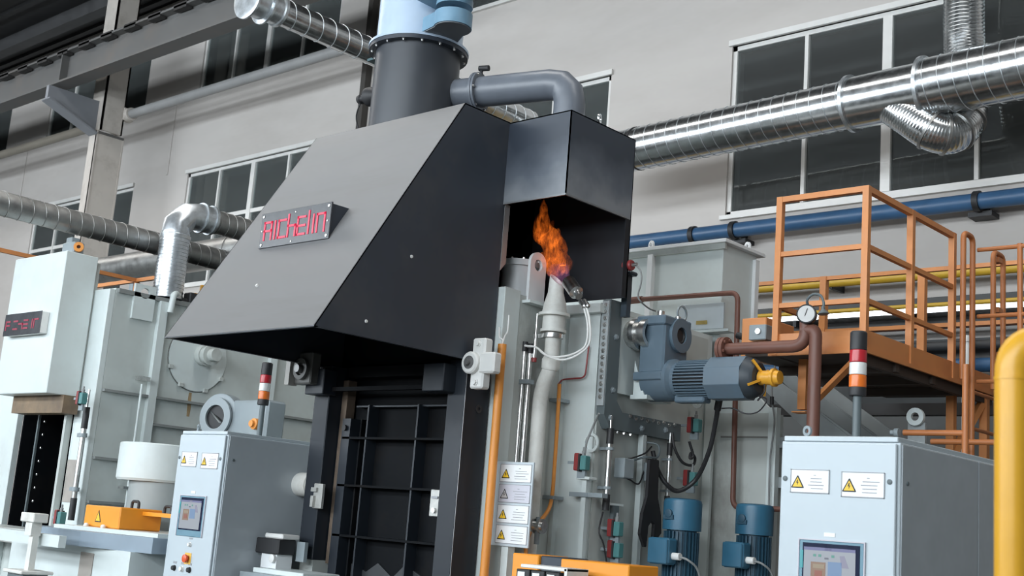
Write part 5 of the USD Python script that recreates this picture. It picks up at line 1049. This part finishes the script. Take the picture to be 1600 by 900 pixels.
part('rail', bx(-11.92, -11.88, 3.9, 5.3, a[2]-0.33, a[2]-0.29), ORANGE, rail)
part('post', bx(-11.92, -11.88, 3.9, 3.94, 0, a[2]), ORANGE, rail)
dv = thing('damper_drive', 'black and yellow damper drive beside the foot of the elbow duct', 'damper drive', (-10.4, 6.68, 3.564))
c = V3((-10.38, 6.669, 3.548)); part('body', [bx(-10.45, -10.33, c[1]-0.06, c[1]+0.10, 3.5, 3.62, 0.01), cyl((-10.39, c[1]-0.12, 3.53), (-10.39, c[1]-0.05, 3.53), 0.03, 14)], RUBBER, dv)
part('handle', [bx(-10.38, -10.35, c[1]+0.07, c[1]+0.1, 3.56, 3.72), bx(-10.38, -10.35, c[1]+0.0, c[1]+0.1, 3.60, 3.625)], mats['encoder_yellow'], dv)
part('mount_plate', bx(-10.5, -10.3, c[1]-0.16, c[1]+0.2, 3.5, 3.512), LWR, dv)
lm = thing('duct_foot', 'small white bent vent pipe at the foot of the elbow duct', 'pipe', (-10.25, 6.3, 3.2))
part('pipe', tube([(-10.27, 6.42, 3.56), (-10.22, 6.36, 3.54), (-10.22, 6.345, 3.36)], 0.03, 14, fillet=0.05), ENAMEL, lm)
tp = thing('slim_pipe', 'slim pale pipe running down the ribbed side of the left furnace', 'pipe', (-10.2, 6.1, 1.3))
part('line', cyl((-10.18, 6.127, 2.648), (-10.18, 6.127, 1.28), 0.011, 10), ENAMEL, tp)
c = V3((-10.17, 6.095, 1.698)); part('bracket', bx(-10.25, -10.15, c[1]-0.03, c[1]+0.03, c[2]-0.012, c[2]+0.012), STEEL, tp)
c = V3((-10.2, 6.152, 2.7)); part('upper_clip', bx(-10.25, -10.17, c[1]-0.06, c[1]+0.05, c[2]-0.02, c[2]+0.02), STEEL, tp)
c = V3((-9.9, 5.989, 1.705)); cs = thing('cable_sensor', 'silver sensor with drooping grey cable above the amber cover', 'sensor', c)
part('body', [cyl(c, c+V3((0.10, 0.05, 0)), 0.04, 16), cyl(c+V3((0.1, 0.05, 0)), c+V3((0.14, 0.07, 0)), 0.025, 12)], STEEL, cs)
part('cable', tube(spline([c+V3((0.14, 0.07, 0)), c+V3((0.24, 0.1, 0.03)), c+V3((0.33, 0.12, -0.03)), c+V3((0.38, 0.12, -0.17))], 7), 0.009, 8), CABLEGREY, cs)

# vessel, table and covers at the foot of the left furnace
ve = thing('round_vessel', 'white round vessel with a dark undercut left of the left cabinet', 'vessel', (-9.0, 6.0, 0))
zt, zb2 = 2.079, 1.759
VXC = -9.861+0.36
part('shell', lathe((VXC, 6.0, zb2), (0, 0, 1), [(0, 0.34), (0.02, 0.355), (zt-zb2-0.01, 0.355), (zt-zb2, 0.345)], 48), ENAMEL, ve)
part('neck', lathe((VXC+0.06, 6.0, 1.3), (0, 0, 1), [(0, 0.27), (zb2-1.3, 0.27)], 40), mat('neck_grey', (0.30, 0.33, 0.33), 0.5), ve)
tb = thing('quench_table', 'blue grey edged table with a white top before the left furnace', 'table', (-9.0, 5.5, 0))
tz = 1.33
poly = [(-9.62, 5.02), (-8.93, 5.02), (-8.80, 5.06), (-8.2, 5.20), (-8.2, 6.35), (-9.9, 6.35), (-9.9, 5.06)]
part('edge_slab', prism(Polygon(poly).buffer(-0.005).buffer(0.005), 'z', tz-0.115, tz), mat('table_blue', (0.24, 0.30, 0.36), 0.45), tb)
part('top_plate', prism(Polygon([(-9.5, 5.1), (-8.3, 5.3), (-8.3, 6.2), (-9.5, 6.2)]), 'z', tz, tz+0.03), ENAMEL, tb)
part('pedestal', bx(-10.2, -8.35, 5.12, 6.3, 0, tz-0.115), ENAMEL, tb)
c = V3((-8.952, 5.11, 1.069)); part('grey_plate', bx(c[0]-0.095, c[0]+0.095, 5.112, 5.12, c[2]-0.1, c[2]+0.1), mat('plate_taupe', (0.33, 0.30, 0.27), 0.6), tb)
ac = thing('amber_cover', 'amber sheet cover with two black handles on the table before the left furnace', 'cover', (-9.1, 5.3, tz+0.03))
zc0, zc1 = tz+0.031, tz+0.20
xa, xb = -9.405, -8.87
part('cover', bx(xa, xb, 5.3, 5.68, zc0, zc1, 0.008), AMBER, ac)
part('side_shelf', bx(xb, xb+0.42, 5.5, 5.7, zc1-0.05, zc1-0.02), AMBER, ac)
def uhandle(x, y, z): return tube([(x-0.05, y, z), (x-0.05, y, z+0.055), (x+0.05, y, z+0.055), (x+0.05, y, z)], 0.012, 10, fillet=0.03)
part('handle', uhandle(xa+0.33, 5.55, zc1), RUBBER, ac); part('handle', uhandle(xb+0.2, 5.6, zc1-0.02), RUBBER, ac)
sx_ = xa+0.22; sz_ = (zc0+zc1)/2
part('warning_triangle', prism([(sx_-0.045, sz_-0.045), (sx_+0.045, sz_-0.045), (sx_, sz_+0.05)], 'y', 5.2975, 5.2995), INK, ac)
part('triangle_field', prism([(sx_-0.033, sz_-0.037), (sx_+0.033, sz_-0.037), (sx_, sz_+0.034)], 'y', 5.2965, 5.2985), WARNY, ac)
for x in (xa+0.1, xa+0.36): part('lid_bolt', lathe((x, 5.27, zc0), (0, 0, 1), [(0, 0.02), (0.015, 0.02), (0.025, 0.01)], 12), WHITE, ac)
ts = thing('tee_stand', 'cream painted T shaped stand in the lower left corner', 'stand', (-8.939, 4.7, 1.03))
c = V3((-9.137, 4.75, 1.39)); z_b = 1.012
part('head', [bx(c[0]-0.11, c[0]+0.10, 4.68, 4.80, c[2]-0.02, c[2]+0.05, 0.006), bx(c[0]-0.05, c[0]+0.05, 4.7, 4.78, c[2]-0.12, c[2]-0.02)], CREAM, ts)
part('stem', bx(c[0]-0.01, c[0]+0.05, 4.72, 4.77, z_b, c[2]-0.12), CREAM, ts)
part('foot', bx(c[0]-0.15, c[0]+0.15, 4.62, 4.88, z_b-0.025, z_b, 0.006), CREAM, ts)
part('pedestal', bx(c[0]-0.12, c[0]+0.12, 4.65, 4.85, 0, z_b-0.025), DKGREY, ts)
part('cross_beam', bx(c[0]-0.8, c[0]+0.3, 4.80, 4.86, c[2]-0.19, c[2]-0.10), ENAMEL, ts)
# blower behind the left cabinet
bl = thing('blower', 'grey round blower with an open intake behind the left control cabinet', 'blower', (-9.595, 6.6, 2.319))
c = V3((-9.631, 6.6, 2.395))
part('scroll', [lathe((c[0], c[1]+0.12, c[2]), (0.25, -1, 0), [(0, 0.22), (0.12, 0.22), (0.13, 0.20)], 36), bx(c[0]+0.05, c[0]+0.7, c[1]+0.04, c[1]+0.25, c[2]-0.2, c[2]+0.16, 0.02)], MIDGREY, bl)
part('intake_ring', ring((c[0]+0.03, c[1]-0.02, c[2]), (0.25, -1, 0), 0.11, 0.18, 0.025, 32), MIDGREY, bl)
part('intake_hole', lathe((c[0]+0.025, c[1]-0.012, c[2]), (0.25, -1, 0), [(0, 0.11), (0.004, 0.11)], 28), RUBBER, bl)
part('guard_spoke', [bar((c[0]-0.07, c[1]-0.025, c[2]+0.06), (c[0]+0.12, c[1]-0.035, c[2]-0.05), 0.016)], STEEL, bl)
part('drain_plug', lathe((c[0]+0.60, c[1]-0.0, c[2]-0.06), (0, -1, 0), [(-0.04, 0.05), (0.02, 0.05), (0.025, 0.03), (0.05, 0.03)], 14), HOSEORANGE, bl)
part('pedestal', bx(c[0]-0.15, c[0]+0.65, c[1]+0.02, c[1]+0.3, 0, c[2]-0.19), MIDGREY, bl)

# ================================================================ IN FRONT OF THE MAIN DOOR AND THE RIGHT FOREGROUND
lg = thing('front_ledge', 'pale steel ledge at the foot of the left door column', 'ledge', (-7.2, 5.75, 0))
za = 1.191
part('shelf', bx(-7.42, -6.85, 5.55, 5.88, za-0.035, za, 0.004), ENAMEL, lg)
part('grey_base', bx(-7.5, -6.8, 5.5, 5.88, 0, za-0.035), MIDGREY, lg)
ab = thing('actuator_box', 'black and white actuator box on the ledge left of the door frame', 'actuator', (-7.392, 5.7, 1.293))
c = V3((-7.402, 5.7, 1.351))
part('body', bx(c[0]-0.14, c[0]+0.13, 5.64, 5.8, c[2]-0.06, c[2]+0.05, 0.008), RUBBER, ab)
part('lid', bx(c[0]-0.07, c[0]+0.14, 5.66, 5.82, c[2]+0.05, c[2]+0.085, 0.008), WHITE, ab)
part('end_plate', bx(c[0]-0.165, c[0]-0.14, 5.66, 5.78, c[2]-0.05, c[2]+0.05, 0.006), WHITE, ab)
part('base', bx(c[0]-0.08, c[0]+0.10, 5.66, 5.8, za, c[2]-0.06), PLATE, ab)
part('side_bracket', bx(c[0]+0.14, c[0]+0.23, 5.80, 5.83, c[2]-0.10, c[2]+0.04), MIDGREY, ab)
part('port', lathe((c[0]+0.07, 5.655, c[2]-0.09), (0, -1, 0), [(0, 0.03), (0.02, 0.03), (0.025, 0.02)], 16), WHITE, ab)
AY = 5.98
xa, xm1, xm2, xb = -5.323, -5.106, -4.926, -4.407
az1 = 1.454
a1 = thing('amber_cover', 'small amber sheet cover under the warning plates', 'cover', (xa, AY, 1.2))
part('cover', bx(xa, xm1, AY, AY+0.3, 1.15, az1, 0.006), AMBER, a1); part('foot', bx(xa, xm1, AY+0.05, AY+0.25, 0, 1.15), DKGREY, a1)
a2 = thing('amber_cover', 'wide amber sheet cover below the limit switches of the main furnace', 'cover', (xb-0.3, AY, 1.2))
part('cover', bx(xm2, xb, AY, AY+0.3, 1.15, az1-0.008, 0.006), AMBER, a2); part('foot', bx(xm2, xb, AY+0.05, AY+0.25, 0, 1.15), DKGREY, a2)
a3 = thing('hinge_block', 'dark block between the two amber covers of the main furnace', 'block', (xm1, AY, 1.2))
part('block', bx(xm1, xm2, AY+0.02, AY+0.28, 0, az1-0.002, 0.006), mat('block_dark', (0.03, 0.04, 0.055), 0.5), a3)
c0, c1, cz = -5.045, -4.643, 1.401
swp = thing('switch_tray', 'white switch tray with black rocker switches in front of the amber covers', 'switch tray', (c0, 5.7, 1.0))
part('tray', [bx(c0+0.04, c1, 5.70, 5.90, cz-0.02, cz, 0.004), bx(c1-0.02, c1, 5.70, 5.90, 1.0, cz)], WHITE, swp)
for k in range(3):
    x = c0+0.01+k*0.115; part('rocker_switch', bx(x, x+0.105, 5.70, 5.78, 1.15, cz-0.03, 0.004), RUBBER, swp)
    part('rocker_label', bx(x+0.015, x+0.07, 5.696, 5.70, 1.17, cz-0.045), PLATE, swp)
part('stand', bx(c0+0.02, c1-0.03, 5.72, 5.88, 0, 1.15), DKGREY, swp)
yp = thing('yellow_pipe', 'thick yellow pipe with a bent top in the right foreground', 'pipe', (-1.1, 3.0, 0))
YC = (-1.101)
r_y = 0.041
ztop = 2.185-r_y
part('pipe', tube([(YC, 3.0, 0), (YC, 3.0, ztop), (YC+0.33, 3.22, ztop)], r_y, 28, fillet=0.085, steps=10), YELLOW, yp)
part('weld_ring', ring((YC, 3.0, ztop-0.10), (0, 0, 1), r_y-0.002, r_y+0.0015, 0.008, 28), YELLOW, yp)
